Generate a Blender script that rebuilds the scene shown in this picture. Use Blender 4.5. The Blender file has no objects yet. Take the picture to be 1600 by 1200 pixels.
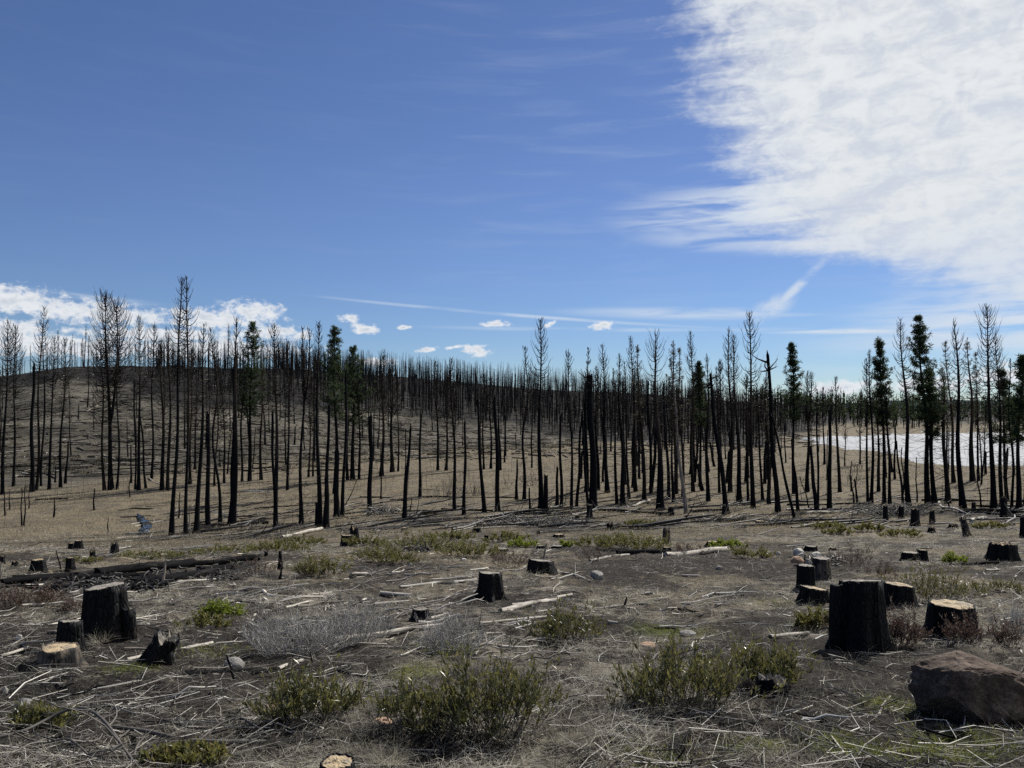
import bpy, math
import numpy as np
from mathutils import Vector

R = math.radians
scene = bpy.context.scene
COL = scene.collection
F = 1202.0          # focal length in photo pixels (1600 px wide)
HOR = 640.0         # photo row of the eye-level horizon
SUN_AZ, SUN_EL = 38.0, 44.0     # sun: degrees to the right of the view, degrees up

# ------------------------------------------------------------------ camera
cam = bpy.data.cameras.new('camera')
cam_o = bpy.data.objects.new('camera', cam)
COL.objects.link(cam_o)
cam_o.location = (0, 0, 0)
cam_o.rotation_euler = (R(90), 0, 0)
cam.sensor_width = 36.0
cam.lens = 36.0 * F / 1600.0
cam.shift_y = (HOR - 600.0) / 1600.0
cam.clip_start = 0.05
cam.clip_end = 30000
scene.camera = cam_o

# ------------------------------------------------------------------ view
scene.view_settings.view_transform = 'Standard'
scene.view_settings.look = 'None'
scene.view_settings.gamma = 1.0
scene.view_settings.use_curve_mapping = False
scene.view_settings.exposure = 0.52
scene.render.engine = 'CYCLES'
scene.cycles.use_denoising = False
scene.cycles.max_bounces = 5
scene.cycles.sample_clamp_direct = 6.0
scene.cycles.sample_clamp_indirect = 3.0
scene.cycles.transparent_max_bounces = 8

# ------------------------------------------------------------------ world: sky and clouds
world = bpy.data.worlds.new('World')
scene.world = world
world.use_nodes = True
WT = world.node_tree
WT.nodes.clear()


class G:
    """tiny expression builder for shader node trees"""
    def __init__(s, nt):
        s.nt = nt

    def n(s, t, **kw):
        nd = s.nt.nodes.new(t)
        for k, v in kw.items():
            setattr(nd, k, v)
        return nd

    def put(s, sock, v):
        if hasattr(v, 'is_output') or isinstance(v, bpy.types.NodeSocket):
            s.nt.links.new(v, sock)
        else:
            sock.default_value = v

    def m(s, op, a, b=None, c=None, clamp=False):
        nd = s.n('ShaderNodeMath', operation=op, use_clamp=clamp)
        s.put(nd.inputs[0], a)
        if b is not None:
            s.put(nd.inputs[1], b)
        if c is not None:
            s.put(nd.inputs[2], c)
        return nd.outputs[0]

    def add(s, a, b): return s.m('ADD', a, b)
    def sub(s, a, b): return s.m('SUBTRACT', a, b)
    def mul(s, a, b): return s.m('MULTIPLY', a, b)
    def mx(s, a, b): return s.m('MAXIMUM', a, b)
    def mn(s, a, b): return s.m('MINIMUM', a, b)

    def ss(s, x, lo, hi, o0=0.0, o1=1.0):
        nd = s.n('ShaderNodeMapRange', interpolation_type='SMOOTHSTEP')
        s.put(nd.inputs[0], x)
        s.put(nd.inputs[1], lo); s.put(nd.inputs[2], hi)
        s.put(nd.inputs[3], o0); s.put(nd.inputs[4], o1)
        return nd.outputs[0]

    def xyz(s, x, y, z):
        nd = s.n('ShaderNodeCombineXYZ')
        for i, v in enumerate((x, y, z)):
            s.put(nd.inputs[i], v)
        return nd.outputs[0]

    def sep(s, v):
        nd = s.n('ShaderNodeSeparateXYZ')
        s.put(nd.inputs[0], v)
        return nd.outputs

    def noise(s, vec, scale, detail=4, rough=0.55, dist=0.0, out=0):
        nd = s.n('ShaderNodeTexNoise')
        s.put(nd.inputs['Vector'], vec)
        s.put(nd.inputs['Scale'], scale)
        s.put(nd.inputs['Detail'], detail)
        s.put(nd.inputs['Roughness'], rough)
        s.put(nd.inputs['Distortion'], dist)
        return nd.outputs[out]

    def mix(s, f, a, b, blend='MIX'):
        nd = s.n('ShaderNodeMix', data_type='RGBA', blend_type=blend)
        s.put(nd.inputs[0], f)
        s.put(nd.inputs[6], a)
        s.put(nd.inputs[7], b)
        return nd.outputs[2]

    def ramp(s, f, stops):
        nd = s.n('ShaderNodeValToRGB')
        s.put(nd.inputs[0], f)
        e = nd.color_ramp.elements
        while len(e) < len(stops):
            e.new(0.5)
        for k, (p, c) in enumerate(stops):
            e[k].position = p
            e[k].color = (*c, 1) if len(c) == 3 else c
        return nd.outputs[0]

    def vscale(s, v, sx, sy, sz, rot=0.0):
        nd = s.n('ShaderNodeMapping')
        s.put(nd.inputs['Vector'], v)
        nd.inputs['Scale'].default_value = (sx, sy, sz)
        nd.inputs['Rotation'].default_value = (0, 0, rot)
        return nd.outputs[0]


def azel(px, py):
    u, v = (px - 800) / F, (HOR - py) / F
    return math.degrees(math.atan(u)), math.degrees(math.atan(v / math.sqrt(1 + u * u)))


SKY_STRENGTH = 0.060
w = G(WT)
tc = w.n('ShaderNodeTexCoord')
Dx, Dy, Dz = w.sep(tc.outputs['Generated'])
DEG = 180 / math.pi
az = w.mul(w.m('ARCTAN2', Dx, Dy), DEG)
el = w.mul(w.m('ARCSINE', Dz), DEG)
sky = w.n('ShaderNodeTexSky', sky_type='NISHITA', sun_disc=False)
sky.sun_elevation = R(SUN_EL)
sky.sun_rotation = R(SUN_AZ)
sky.altitude = 1200
sky.air_density = 1.0
sky.dust_density = 0.25
sky.ozone_density = 3.0
hsv = w.n('ShaderNodeHueSaturation')
w.put(hsv.inputs['Color'], sky.outputs[0])
hsv.inputs['Saturation'].default_value = 1.06
hsv.inputs['Value'].default_value = 1.0
blue = w.mix(1.0, hsv.outputs[0], w.mix(w.ss(el, -2.0, 17.0), (0.66, 0.78, 0.94, 1), (0.90, 0.88, 1.05, 1)), 'MULTIPLY')

# high cloud deck; textures are laid out in degrees of azimuth and elevation
azel_v = w.xyz(w.mul(az, 0.1), w.mul(el, 0.1), 0.0)
n_puff = w.noise(w.vscale(azel_v, 1.0, 1.5, 1.0, -0.5), 3.6, 5, 0.56, 0.8)
n_fine = w.noise(w.vscale(azel_v, 1.0, 2.0, 1.0, -0.25), 13.0, 3, 0.5, 0.8)
n_streak = w.noise(w.vscale(azel_v, 0.50, 4.6, 1.0, 0.10), 2.2, 5, 0.54, 0.5)
n_cum = w.noise(w.vscale(azel_v, 1.0, 1.4, 1.0), 13.0, 6, 0.62, 0.2)

# edge of the big sheet: azimuth of the edge as a function of elevation
edge_px = [(1640, 500), (1600, 476), (1500, 450), (1420, 426), (1290, 400), (1205, 372), (1185, 330), (1178, 290), (1138, 232), (1118, 180),
           (1100, 100), (1088, 20), (1060, -150), (1020, -400)]
fc = w.n('ShaderNodeFloatCurve')
cv = fc.mapping.curves[0]
pts = []
for px, py in edge_px:
    a, e = azel(px, py)
    pts.append((e / 60.0, a / 60.0))
pts = [(0.0, 38 / 60.0)] + sorted(pts) + [(1.0, 8 / 60.0)]
while len(cv.points) < len(pts):
    cv.points.new(0.5, 0.5)
for p, (x, y) in zip(cv.points, pts):
    p.location = (x, y)
    p.handle_type = 'AUTO'
fc.mapping.update()
w.put(fc.inputs['Value'], w.m('DIVIDE', el, 60.0, clamp=True))
sd = w.sub(az, w.mul(fc.outputs[0], 60.0))
nb_ = w.add(w.mul(n_puff, 0.50), w.add(w.mul(n_fine, 0.20), w.mul(n_streak, 0.30)))
sd = w.add(sd, w.add(w.mul(w.sub(n_streak, 0.5), 7.0), w.add(w.mul(w.sub(n_puff, 0.5), 5.0), w.mul(w.sub(n_fine, 0.5), 2.5))))
sheet = w.mul(w.mul(w.ss(sd, -2.6, 3.6), w.ss(sd, -6.0, 8.0, 0.6, 1.0)), w.ss(az, 150.0, 178.0, 1.0, 0.0))
thick = w.ss(nb_, 0.36, 0.56, 0.90, 1.0)
sheet = w.mul(w.mul(sheet, w.ss(n_puff, 0.32, 0.62, 0.91, 0.98)), w.mul(thick, w.ss(el, 4.0, 14.0, 0.66, 1.0)))

K = DEG / F


def dist(px, py, rx, ry, tilt=0.0):
    """distance from a cloud's centre, 1 on its ellipse"""
    a0, e0 = azel(px, py)
    nd = w.n('ShaderNodeMapping', vector_type='TEXTURE')
    w.put(nd.inputs['Vector'], azel_v)
    nd.inputs['Location'].default_value = (a0 * 0.1, e0 * 0.1, 0)
    nd.inputs['Rotation'].default_value = (0, 0, R(tilt))
    nd.inputs['Scale'].default_value = (rx * K * 0.1, ry * K * 0.1, 1)
    ln = w.n('ShaderNodeVectorMath', operation='LENGTH')
    WT.links.new(nd.outputs[0], ln.inputs[0])
    return ln.outputs['Value']


def streak(c, src, lo, hi, amt):
    return w.mul(w.ss(dist(*c), 1.0, 0.15, 0.0, amt), w.ss(src, lo, hi))


wisp = streak((1170, 322, 260, 52, 2), n_streak, 0.34, 0.60, 0.9)
for c, src, amt in [((1140, 376, 200, 26, -6), n_streak, 0.5), ((1590, 500, 330, 90, 6), n_streak, 0.75), ((1090, 490, 270, 13, -2), n_streak, 0.62), ((1310, 517, 210, 7, -2.5), n_streak, 0.9),
                    ((1540, 505, 210, 50, 8), n_streak, 0.85), ((1480, 545, 240, 22, 4), n_streak, 0.5), ((1242, 452, 74, 10, 43), n_puff, 0.75),
                    ((1205, 482, 46, 22, 25), n_puff, 0.7), ((800, 492, 420, 4, -4.5), n_streak, 0.55), ((120, 462, 260, 7, -4), n_streak, 0.45), ((900, 515, 300, 5, -1), n_streak, 0.4)]:
    wisp = w.mx(wisp, streak(c, src, 0.34, 0.60, amt))
veil = w.mul(w.ss(n_streak, 0.46, 0.80, 0.0, 0.12), w.mul(w.ss(el, 3.0, 14.0), w.ss(az, -16.0, 8.0, 0.15, 1.0)))
wisp = w.mx(wisp, veil)

# heaped fair-weather clouds near the horizon
CUM = [(398, 486, 52, 18, -4), (330, 499, 90, 20, 0), (150, 490, 130, 20, -3), (20, 470, 70, 24, 0), (20, 514, 60, 18, 0),
       (250, 524, 150, 13, 0), (100, 540, 150, 20, 0), (425, 520, 70, 14, 0), (320, 545, 170, 20, 0),
       (549, 497, 20, 8, 0), (572, 514, 30, 9, -4), (632, 512, 14, 4, 0), (745, 548, 25, 12, -4), (668, 546, 20, 5, 8),
       (712, 542, 18, 4, 8), (778, 506, 28, 6, 0), (939, 509, 21, 9, 6), (860, 506, 14, 5, 20), (590, 566, 40, 8, 0),
       (1310, 607, 66, 12, 2), (1440, 602, 70, 12, 0), (1590, 588, 80, 16, 0), (-180, 505, 190, 36, 0), (1800, 565, 160, 24, 0)]
heap = None
for c in CUM:
    d = dist(*c)
    heap = d if heap is None else w.mn(heap, d)
hd = w.sub(w.mul(w.sub(n_cum, 0.5), 2.5), w.sub(heap, 1.05))
hmask = w.mul(w.ss(hd, 0.02, 0.75), w.ss(heap, 1.35, 0.95))
hshade = w.ss(w.add(w.mul(hd, 0.5), w.mul(w.sub(n_fine, 0.5), 1.0)), 0.9, 0.15)
S_ = SKY_STRENGTH * 1.434
heap_col = w.mix(hshade, (0.56 / S_, 0.61 / S_, 0.69 / S_, 1), (0.80 / S_, 0.83 / S_, 0.87 / S_, 1))
sheet_col = w.mix(w.mul(w.ss(nb_, 0.38, 0.60), w.ss(el, 2.0, 22.0, 0.45, 1.0)), (0.71 / S_, 0.74 / S_, 0.77 / S_, 1), (0.81 / S_, 0.84 / S_, 0.86 / S_, 1))
wisp_col = (0.68 / S_, 0.75 / S_, 0.84 / S_, 1)
skyc = w.mix(wisp, blue, wisp_col)
skyc = w.mix(sheet, skyc, sheet_col)
skyc = w.mix(hmask, skyc, heap_col)
bg = w.n('ShaderNodeBackground')
w.put(bg.inputs['Color'], skyc)
bg.inputs['Strength'].default_value = SKY_STRENGTH
wo = w.n('ShaderNodeOutputWorld')
WT.links.new(bg.outputs[0], wo.inputs[0])
world.cycles.sampling_method = 'MANUAL'
world.cycles.sample_map_resolution = 512

# ------------------------------------------------------------------ sun
sun = bpy.data.lights.new('sun', 'SUN')
sun.energy = 5.0
sun.angle = R(0.6)
sun.color = (1.0, 0.95, 0.87)
sun_o = bpy.data.objects.new('sun', sun)
COL.objects.link(sun_o)
sdir = Vector((math.sin(R(SUN_AZ)) * math.cos(R(SUN_EL)), math.cos(R(SUN_AZ)) * math.cos(R(SUN_EL)), math.sin(R(SUN_EL))))
sun_o.rotation_euler = sdir.to_track_quat('Z', 'Y').to_euler()

# ------------------------------------------------------------------ numeric noise
def _hash(ix, iy, seed):
    h = (ix.astype(np.int64) * 374761393 + iy.astype(np.int64) * 668265263 + seed * 974634777) & 0x7fffffff
    h = ((h ^ (h >> 13)) * 1274126177) & 0x7fffffff
    h = h ^ (h >> 16)
    return (h & 0xffff) / 65535.0


def vnoise(x, y, seed=0):
    x = np.asarray(x, float); y = np.asarray(y, float)
    ix, iy = np.floor(x), np.floor(y)
    fx, fy = x - ix, y - iy
    fx = fx * fx * fx * (fx * (fx * 6 - 15) + 10); fy = fy * fy * fy * (fy * (fy * 6 - 15) + 10)
    a, b = _hash(ix, iy, seed), _hash(ix + 1, iy, seed)
    c, d = _hash(ix, iy + 1, seed), _hash(ix + 1, iy + 1, seed)
    return (a + (b - a) * fx) * (1 - fy) + (c + (d - c) * fx) * fy


def fbm(x, y, seed=0, octaves=4, gain=0.5):
    s = 0.0; amp = 1.0; tot = 0.0
    for k in range(octaves):
        s = s + amp * vnoise(x * 2 ** k + 17.3 * k, y * 2 ** k - 9.1 * k, seed + k)
        tot += amp; amp *= gain
    return s / tot


def sstep(x, a, b):
    t = np.clip((x - a) / (b - a), 0, 1)
    return t * t * (3 - 2 * t)


# ------------------------------------------------------------------ terrain height
NEAR_Y = [0, 2, 4.5, 6, 8.3, 11, 16.5, 24]
NEAR_Z = [-1.6, -1.82, -2.1, -2.3, -2.6, -2.93, -3.57, -4.4]
FAR_Y = [33, 46, 56, 72, 90, 110, 140, 170, 220, 260, 300, 350, 420, 600, 1000, 2000, 8000]
TCOLS = {
    -500: [-5.8, -7.4, -7.8, -7.9, -7.7, -6.5, -4.0, -1.0, 3.0, 7.0, 9, 10, 10, 10, 10, 10, 10],
    0:    [-5.8, -7.4, -7.8, -7.9, -7.7, -6.5, -3.0, 1.0, 6.5, 11, 12.5, 12, 10, 10, 10, 10, 10],
    50:   [-5.8, -7.4, -7.8, -7.9, -7.7, -6.4, -2.9, 1.3, 7.4, 12.4, 13.6, 13, 12, 10, 10, 10, 10],
    80:   [-5.8, -7.4, -7.8, -7.9, -7.6, -6.2, -2.5, 2.5, 10.0, 15, 16, 16, 15, 12, 10, 10, 10],
    250:  [-5.8, -7.4, -7.8, -7.9, -7.6, -6.2, -2.5, 2.5, 10.0, 15, 16, 16, 15, 12, 10, 10, 10],
    450:  [-5.6, -7.0, -7.5, -7.7, -7.6, -6.5, -3.5, 1.0, 8.0, 13.5, 16.5, 18, 17, 14, 12, 10, 10],
    620:  [-5.4, -6.6, -7.1, -7.4, -7.5, -7.2, -6.0, -4, 0.5, 5, 10.5, 16.0, 16, 14, 12, 10, 10],
    800:  [-5.35, -6.5, -7.0, -7.2, -7.3, -7.2, -6.6, -5.2, -2, 1.5, 6, 10.8, 11, 10, 10, 10, 10],
    1000: [-5.3, -6.45, -7.0, -7.2, -7.3, -7.2, -6.8, -6.0, -4, -1.5, 2, 6.0, 9.5, 9, 8, 8, 8],
    1200: [-5.25, -6.3, -6.9, -7.1, -7.2, -7.2, -7.1, -6.8, -6, -5, -4, -2, 1.5, 6, 7, 7, 7],
    1400: [-5.2, -6.2, -6.9, -7.1, -7.2, -7.2, -7.1, -7.0, -6.8, -6.4, -6, -5.5, -5, -3, -1, 0, 0],
    1600: [-5.2, -6.2, -6.9, -7.1, -7.2, -7.2, -7.1, -7.0, -6.8, -6.4, -6, -5.5, -5, -3, -1, 0, 0],
    2200: [-5.2, -6.2, -6.9, -7.1, -7.2, -7.2, -7.1, -7.0, -6.8, -6.4, -6, -5.5, -5, -3, -1, 0, 0],
}
_T = np.log(np.array(NEAR_Y + FAR_Y, float) + 3.0)
NT_, NU_ = 900, 260
_tg = np.linspace(_T[0], _T[-1], NT_)
_ck = sorted(TCOLS)
_tab = np.array([np.interp(_tg, _T, NEAR_Z + TCOLS[k]) for k in _ck])
_ug = np.linspace(-500, 2200, NU_)
_grid = np.array([np.interp(_ug, _ck, _tab[:, j]) for j in range(NT_)])      # [t, u]
for _ in range(5):
    _p = np.pad(_grid, ((5, 5), (0, 0)), mode='edge')
    _grid = sum(_p[k:k + NT_] for k in range(11)) / 11
    _p = np.pad(_grid, ((0, 0), (2, 2)), mode='edge')
    _grid = sum(_p[:, k:k + NU_] for k in range(5)) / 5


def H(x, y):
    x = np.asarray(x, float); y = np.asarray(y, float)
    r = np.hypot(x, y)
    a = np.arctan2(x, y)
    ac = np.clip(a, -R(46), R(46))
    Y = r * np.cos(ac)
    px = 800 + F * np.tan(ac)
    back = sstep(np.abs(a), R(110), R(170))
    px = px * (1 - back) + 800 * back
    ti = np.clip((np.log(Y + 3.0) - _tg[0]) / (_tg[-1] - _tg[0]) * (NT_ - 1), 0, NT_ - 1.001)
    ui = np.clip((px + 500) / 2700 * (NU_ - 1), 0, NU_ - 1.001)
    i, j = ti.astype(int), ui.astype(int)
    fi, fj = ti - i, ui - j
    z = (_grid[i, j] * (1 - fi) + _grid[i + 1, j] * fi) * (1 - fj) + (_grid[i, j + 1] * (1 - fi) + _grid[i + 1, j + 1] * fi) * fj
    # hummocks
    nearw = sstep(r, 0.5, 3.0)
    z = z + nearw * (0.16 * (fbm(x * 0.45, y * 0.45, 3, 3) - 0.5) + 0.09 * (fbm(x * 1.7, y * 1.7, 5, 3) - 0.5) * (r < 80))
    z = z + sstep(r, 12, 40) * 0.35 * (fbm(x * 0.12, y * 0.12, 8, 3) - 0.5)
    z = z + sstep(r, 105, 200) * (1 - 0.6 * sstep(r, 230, 280)) * 2.8 * (fbm(x * 0.035, y * 0.035, 11, 4) - 0.5)
    return z


_YS = np.concatenate([np.linspace(2.5, 60, 2400), np.geomspace(60.05, 2500, 1600)])


def P(px, py):
    """the ground point seen at a photo pixel"""
    u, v = (px - 800) / F, (HOR - py) / F
    hz = H(u * _YS, _YS)
    k = np.nonzero(hz >= v * _YS)[0]
    i = k[0] if len(k) else len(_YS) - 1
    Y = _YS[i]
    return np.array([u * Y, Y, float(H(u * Y, Y))])


def to_px(x, y, z):
    return 800 + F * x / y, HOR - F * z / y


# ------------------------------------------------------------------ mesh helpers
def batch_tubes(pts, rad, n=4, rng=None, cap=False):
    """pts (N,k,3), rad (N,k) -> verts, quads, (tris for caps)"""
    N, k, _ = pts.shape
    t = np.gradient(pts, axis=1)
    t /= np.linalg.norm(t, axis=2, keepdims=True) + 1e-9
    ref = np.where(np.abs(t[:, :1, 2:3]) > 0.85, np.array([1.0, 0.13, 0.0]), np.array([0.07, 0.05, 1.0]))
    a = np.cross(t, np.broadcast_to(ref, t.shape))
    a /= np.linalg.norm(a, axis=2, keepdims=True) + 1e-9
    b = np.cross(t, a)
    th = np.arange(n) * 2 * math.pi / n
    v = pts[:, :, None, :] + rad[:, :, None, None] * (np.cos(th)[None, None, :, None] * a[:, :, None, :] + np.sin(th)[None, None, :, None] * b[:, :, None, :])
    idx = np.arange(N * k * n).reshape(N, k, n)
    j2 = np.roll(idx, -1, axis=2)
    q = np.stack([idx[:, :-1], idx[:, 1:], j2[:, 1:], j2[:, :-1]], axis=-1).reshape(-1, 4)
    return v.reshape(-1, 3), q


class MB:
    def __init__(s):
        s.v = []; s.q = []; s.t = []; s.n = 0; s.ex = []

    def add(s, v, quads=None, tris=None, ex=None):
        v = np.asarray(v, float).reshape(-1, 3)
        if quads is not None and len(quads):
            s.q.append(np.asarray(quads) + s.n)
        if tris is not None and len(tris):
            s.t.append(np.asarray(tris) + s.n)
        s.v.append(v); s.n += len(v)
        s.ex.append(np.full(len(v), 0.0) if ex is None else np.broadcast_to(np.asarray(ex, float), (len(v),)))
        return s

    def tubes(s, pts, rad, n=4, ex=None):
        v, q = batch_tubes(np.asarray(pts, float), np.asarray(rad, float), n)
        return s.add(v, q, ex=ex)

    def mesh(s, name, mat, smooth=True, attr=None):
        v = np.concatenate(s.v)
        q = np.concatenate(s.q) if s.q else np.zeros((0, 4), int)
        t = np.concatenate(s.t) if s.t else np.zeros((0, 3), int)
        me = bpy.data.meshes.new(name)
        me.vertices.add(len(v))
        me.vertices.foreach_set('co', v.astype(np.float32).ravel())
        me.loops.add(q.size + t.size)
        me.loops.foreach_set('vertex_index', np.concatenate([q.ravel(), t.ravel()]).astype(np.int32))
        me.polygons.add(len(q) + len(t))
        st = np.concatenate([np.arange(len(q)) * 4, q.size + np.arange(len(t)) * 3]).astype(np.int32)
        me.polygons.foreach_set('loop_start', st)
        me.polygons.foreach_set('use_smooth', np.full(len(st), smooth))
        if attr:
            at = me.attributes.new(attr, 'FLOAT', 'POINT')
            at.data.foreach_set('value', np.concatenate(s.ex).astype(np.float32))
        me.update(calc_edges=True)
        me.materials.append(mat)
        return me


def link(name, data, parent=None, loc=None, **props):
    o = bpy.data.objects.new(name, data)
    COL.objects.link(o)
    if parent is not None:
        o.parent = parent
    if loc is not None:
        o.location = loc
    for k, v in props.items():
        if v is not None:
            o[k] = v
    return o


def thing(name, label, category, loc, group=None, rz=0.0):
    o = link(name, None, None, loc, label=label, category=category, group=group)
    o.rotation_euler = (0, 0, rz)
    o.empty_display_size = 0.1
    return o


# ------------------------------------------------------------------ materials
MAT = {}


def material(name):
    m = bpy.data.materials.new(name)
    m.use_nodes = True
    nt = m.node_tree
    nt.nodes.clear()
    g = G(nt)
    out = g.n('ShaderNodeOutputMaterial')
    MAT[name] = m
    return m, g, out


def principled(g, out, col, rough=0.8, bump=None, bstr=0.3, bdist=0.02, spec=0.3, trans=None):
    p = g.n('ShaderNodeBsdfPrincipled')
    g.put(p.inputs['Base Color'], col)
    g.put(p.inputs['Roughness'], rough)
    p.inputs['Specular IOR Level'].default_value = spec
    if bump is not None:
        b = g.n('ShaderNodeBump')
        b.inputs['Strength'].default_value = bstr
        b.inputs['Distance'].default_value = bdist
        g.put(b.inputs['Height'], bump)
        g.nt.links.new(b.outputs[0], p.inputs['Normal'])
    if trans is not None:
        tcol, f = trans
        t = g.n('ShaderNodeBsdfTranslucent')
        g.put(t.inputs['Color'], tcol)
        mx = g.n('ShaderNodeMixShader')
        mx.inputs[0].default_value = f
        g.nt.links.new(p.outputs[0], mx.inputs[1])
        g.nt.links.new(t.outputs[0], mx.inputs[2])
        g.nt.links.new(mx.outputs[0], out.inputs[0])
    else:
        g.nt.links.new(p.outputs[0], out.inputs[0])
    return p


def obj_coord(g):
    return g.n('ShaderNodeTexCoord').outputs['Object']


def rand_obj(g):
    return g.n('ShaderNodeObjectInfo').outputs['Random']


def rand_island(g):
    return g.n('ShaderNodeNewGeometry').outputs['Random Per Island']


def attr(g, name):
    nd = g.n('ShaderNodeAttribute')
    nd.attribute_name = name
    return nd


# ground: litter, char, straw, burnt ridge soil, moss by vertex zone
m, g, out = material('ground_soil')
pos = obj_coord(g)
zone = attr(g, 'zone').outputs['Color']
zr, zg_, zb = g.sep(zone)      # straw, litter hill, burnt ridge
moss = attr(g, 'moss').outputs['Fac']
n1 = g.noise(pos, 0.55, 5, 0.6)
n2 = g.noise(pos, 6.0, 6, 0.65)
n3 = g.noise(pos, 38.0, 5, 0.7)
n4 = g.noise(g.vscale(pos, 1, 1, 1, 0.6), 140.0, 3, 0.7)
litter = g.ramp(g.add(g.mul(n2, 0.5), g.mul(n3, 0.5)), [(0.38, (0.005, 0.005, 0.0055)), (0.48, (0.018, 0.0155, 0.0135)), (0.57, (0.068, 0.058, 0.047)), (0.67, (0.26, 0.235, 0.195))])
nm = g.noise(pos, 1.7, 5, 0.68)
litter = g.mix(g.ss(nm, 0.46, 0.62, 0.0, 0.8), litter, g.ramp(n3, [(0.3, (0.10, 0.09, 0.07)), (0.7, (0.30, 0.27, 0.215))]))
litter = g.mix(g.ss(n1, 0.50, 0.64, 0.0, 0.6), litter, g.ramp(n3, [(0.3, (0.012, 0.012, 0.013)), (0.7, (0.06, 0.055, 0.05))]))
litter = g.mix(g.ss(n4, 0.60, 0.75, 0.0, 0.6), litter, (0.33, 0.31, 0.27, 1))
straw = g.ramp(g.add(g.mul(n2, 0.6), g.mul(n3, 0.4)), [(0.36, (0.035, 0.029, 0.022)), (0.5, (0.125, 0.104, 0.072)), (0.68, (0.30, 0.255, 0.175))])
straw = g.mix(g.ss(n1, 0.44, 0.58, 0.0, 0.85), straw, g.ramp(n2, [(0.3, (0.035, 0.031, 0.026)), (0.7, (0.14, 0.122, 0.09))]))
h1 = g.noise(g.vscale(pos, 0.5, 1.0, 1.0), 0.16, 6, 0.70)
h2 = g.noise(g.vscale(pos, 0.5, 1.0, 1.0), 1.5, 6, 0.72)
hillc = g.ramp(g.add(g.mul(h1, 0.5), g.mul(h2, 0.5)), [(0.36, (0.010, 0.0095, 0.009)), (0.47, (0.036, 0.032, 0.027)), (0.55, (0.078, 0.070, 0.057)), (0.66, (0.22, 0.20, 0.165))])
h3 = g.noise(pos, 0.045, 4, 0.6)
hillc = g.mix(g.ss(h3, 0.47, 0.60, 0.0, 0.6), hillc, g.ramp(h2, [(0.34, (0.035, 0.031, 0.026)), (0.6, (0.16, 0.145, 0.12)), (0.7, (0.30, 0.28, 0.24))]))
hillc = g.mix(g.ss(n1, 0.5, 0.65, 0.0, 0.35), hillc, (0.075, 0.080, 0.040, 1))
ridge = g.ramp(h2, [(0.35, (0.004, 0.004, 0.005)), (0.65, (0.018, 0.017, 0.016))])
c = g.mix(zr, litter, straw)
c = g.mix(zg_, c, hillc)
c = g.mix(zb, c, ridge)
c = g.mix(g.mul(attr(g, 'charred').outputs['Fac'], g.ss(n2, 0.76, 0.50)), c, g.ramp(g.add(g.mul(n3, 0.6), g.mul(n4, 0.4)), [(0.38, (0.004, 0.004, 0.005)), (0.55, (0.028, 0.024, 0.021)), (0.62, (0.090, 0.080, 0.068)), (0.70, (0.23, 0.21, 0.18))]))
c = g.mix(g.mul(moss, g.ss(n3, 0.40, 0.58)), c, g.ramp(n2, [(0.3, (0.05, 0.065, 0.012)), (0.7, (0.14, 0.15, 0.03))]))
principled(g, out, c, 0.95, g.add(g.mul(n2, 0.6), g.mul(n3, 0.5)), 1.0, 0.10, 0.1)

# charred bark; 'hf' runs 0..1 up the stem: black below, scorched brown-grey bark above
def char_mat(name, brown, hi, lo=(0.0025, 0.003, 0.0042), mid=(0.010, 0.0105, 0.013)):
    m, g, out = material(name)
    pos = obj_coord(g)
    hf = attr(g, 'hf').outputs['Fac']
    r = rand_obj(g)
    n = g.noise(g.vscale(pos, 9, 9, 1.6), 1.0, 5, 0.65)
    nn = g.noise(g.vscale(pos, 2.5, 2.5, 0.55), 1.0, 4, 0.6)
    black = g.ramp(n, [(0.35, lo), (0.7, mid)])
    bark = g.ramp(n, [(0.32, tuple(x * 0.35 for x in brown)), (0.68, brown)])
    f = g.ss(g.add(hf, g.add(g.mul(g.sub(nn, 0.5), 0.7), g.mul(g.sub(r, 0.5), 0.5))), 0.42, 0.80, 0.0, hi)
    col = g.mix(f, black, bark)
    principled(g, out, col, 0.9, n, 0.9, 0.03, 0.06)
    return m


char_mat('char_bark', (0.062, 0.047, 0.038), 0.8)
char_mat('char_black', (0.03, 0.028, 0.027), 0.3)
char_mat('scorched_bark', (0.075, 0.052, 0.038), 1.0, (0.006, 0.006, 0.006), (0.025, 0.021, 0.019))
m, g, out = material('bare_branch')
r = rand_obj(g)
principled(g, out, g.mix(r, (0.009, 0.0085, 0.009, 1), (0.026, 0.022, 0.020, 1)), 0.9, spec=0.05)
m, g, out = material('far_char')
principled(g, out, (0.010, 0.0105, 0.012, 1), 0.95, spec=0.02)
m, g, out = material('pale_snag_wood')
pos = obj_coord(g)
n = g.noise(g.vscale(pos, 14, 14, 1.2), 1.0, 5, 0.6)
principled(g, out, g.ramp(n, [(0.35, (0.05, 0.045, 0.04)), (0.55, (0.22, 0.19, 0.16)), (0.75, (0.36, 0.32, 0.27))]), 0.85, n, 0.5, 0.02)

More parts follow.
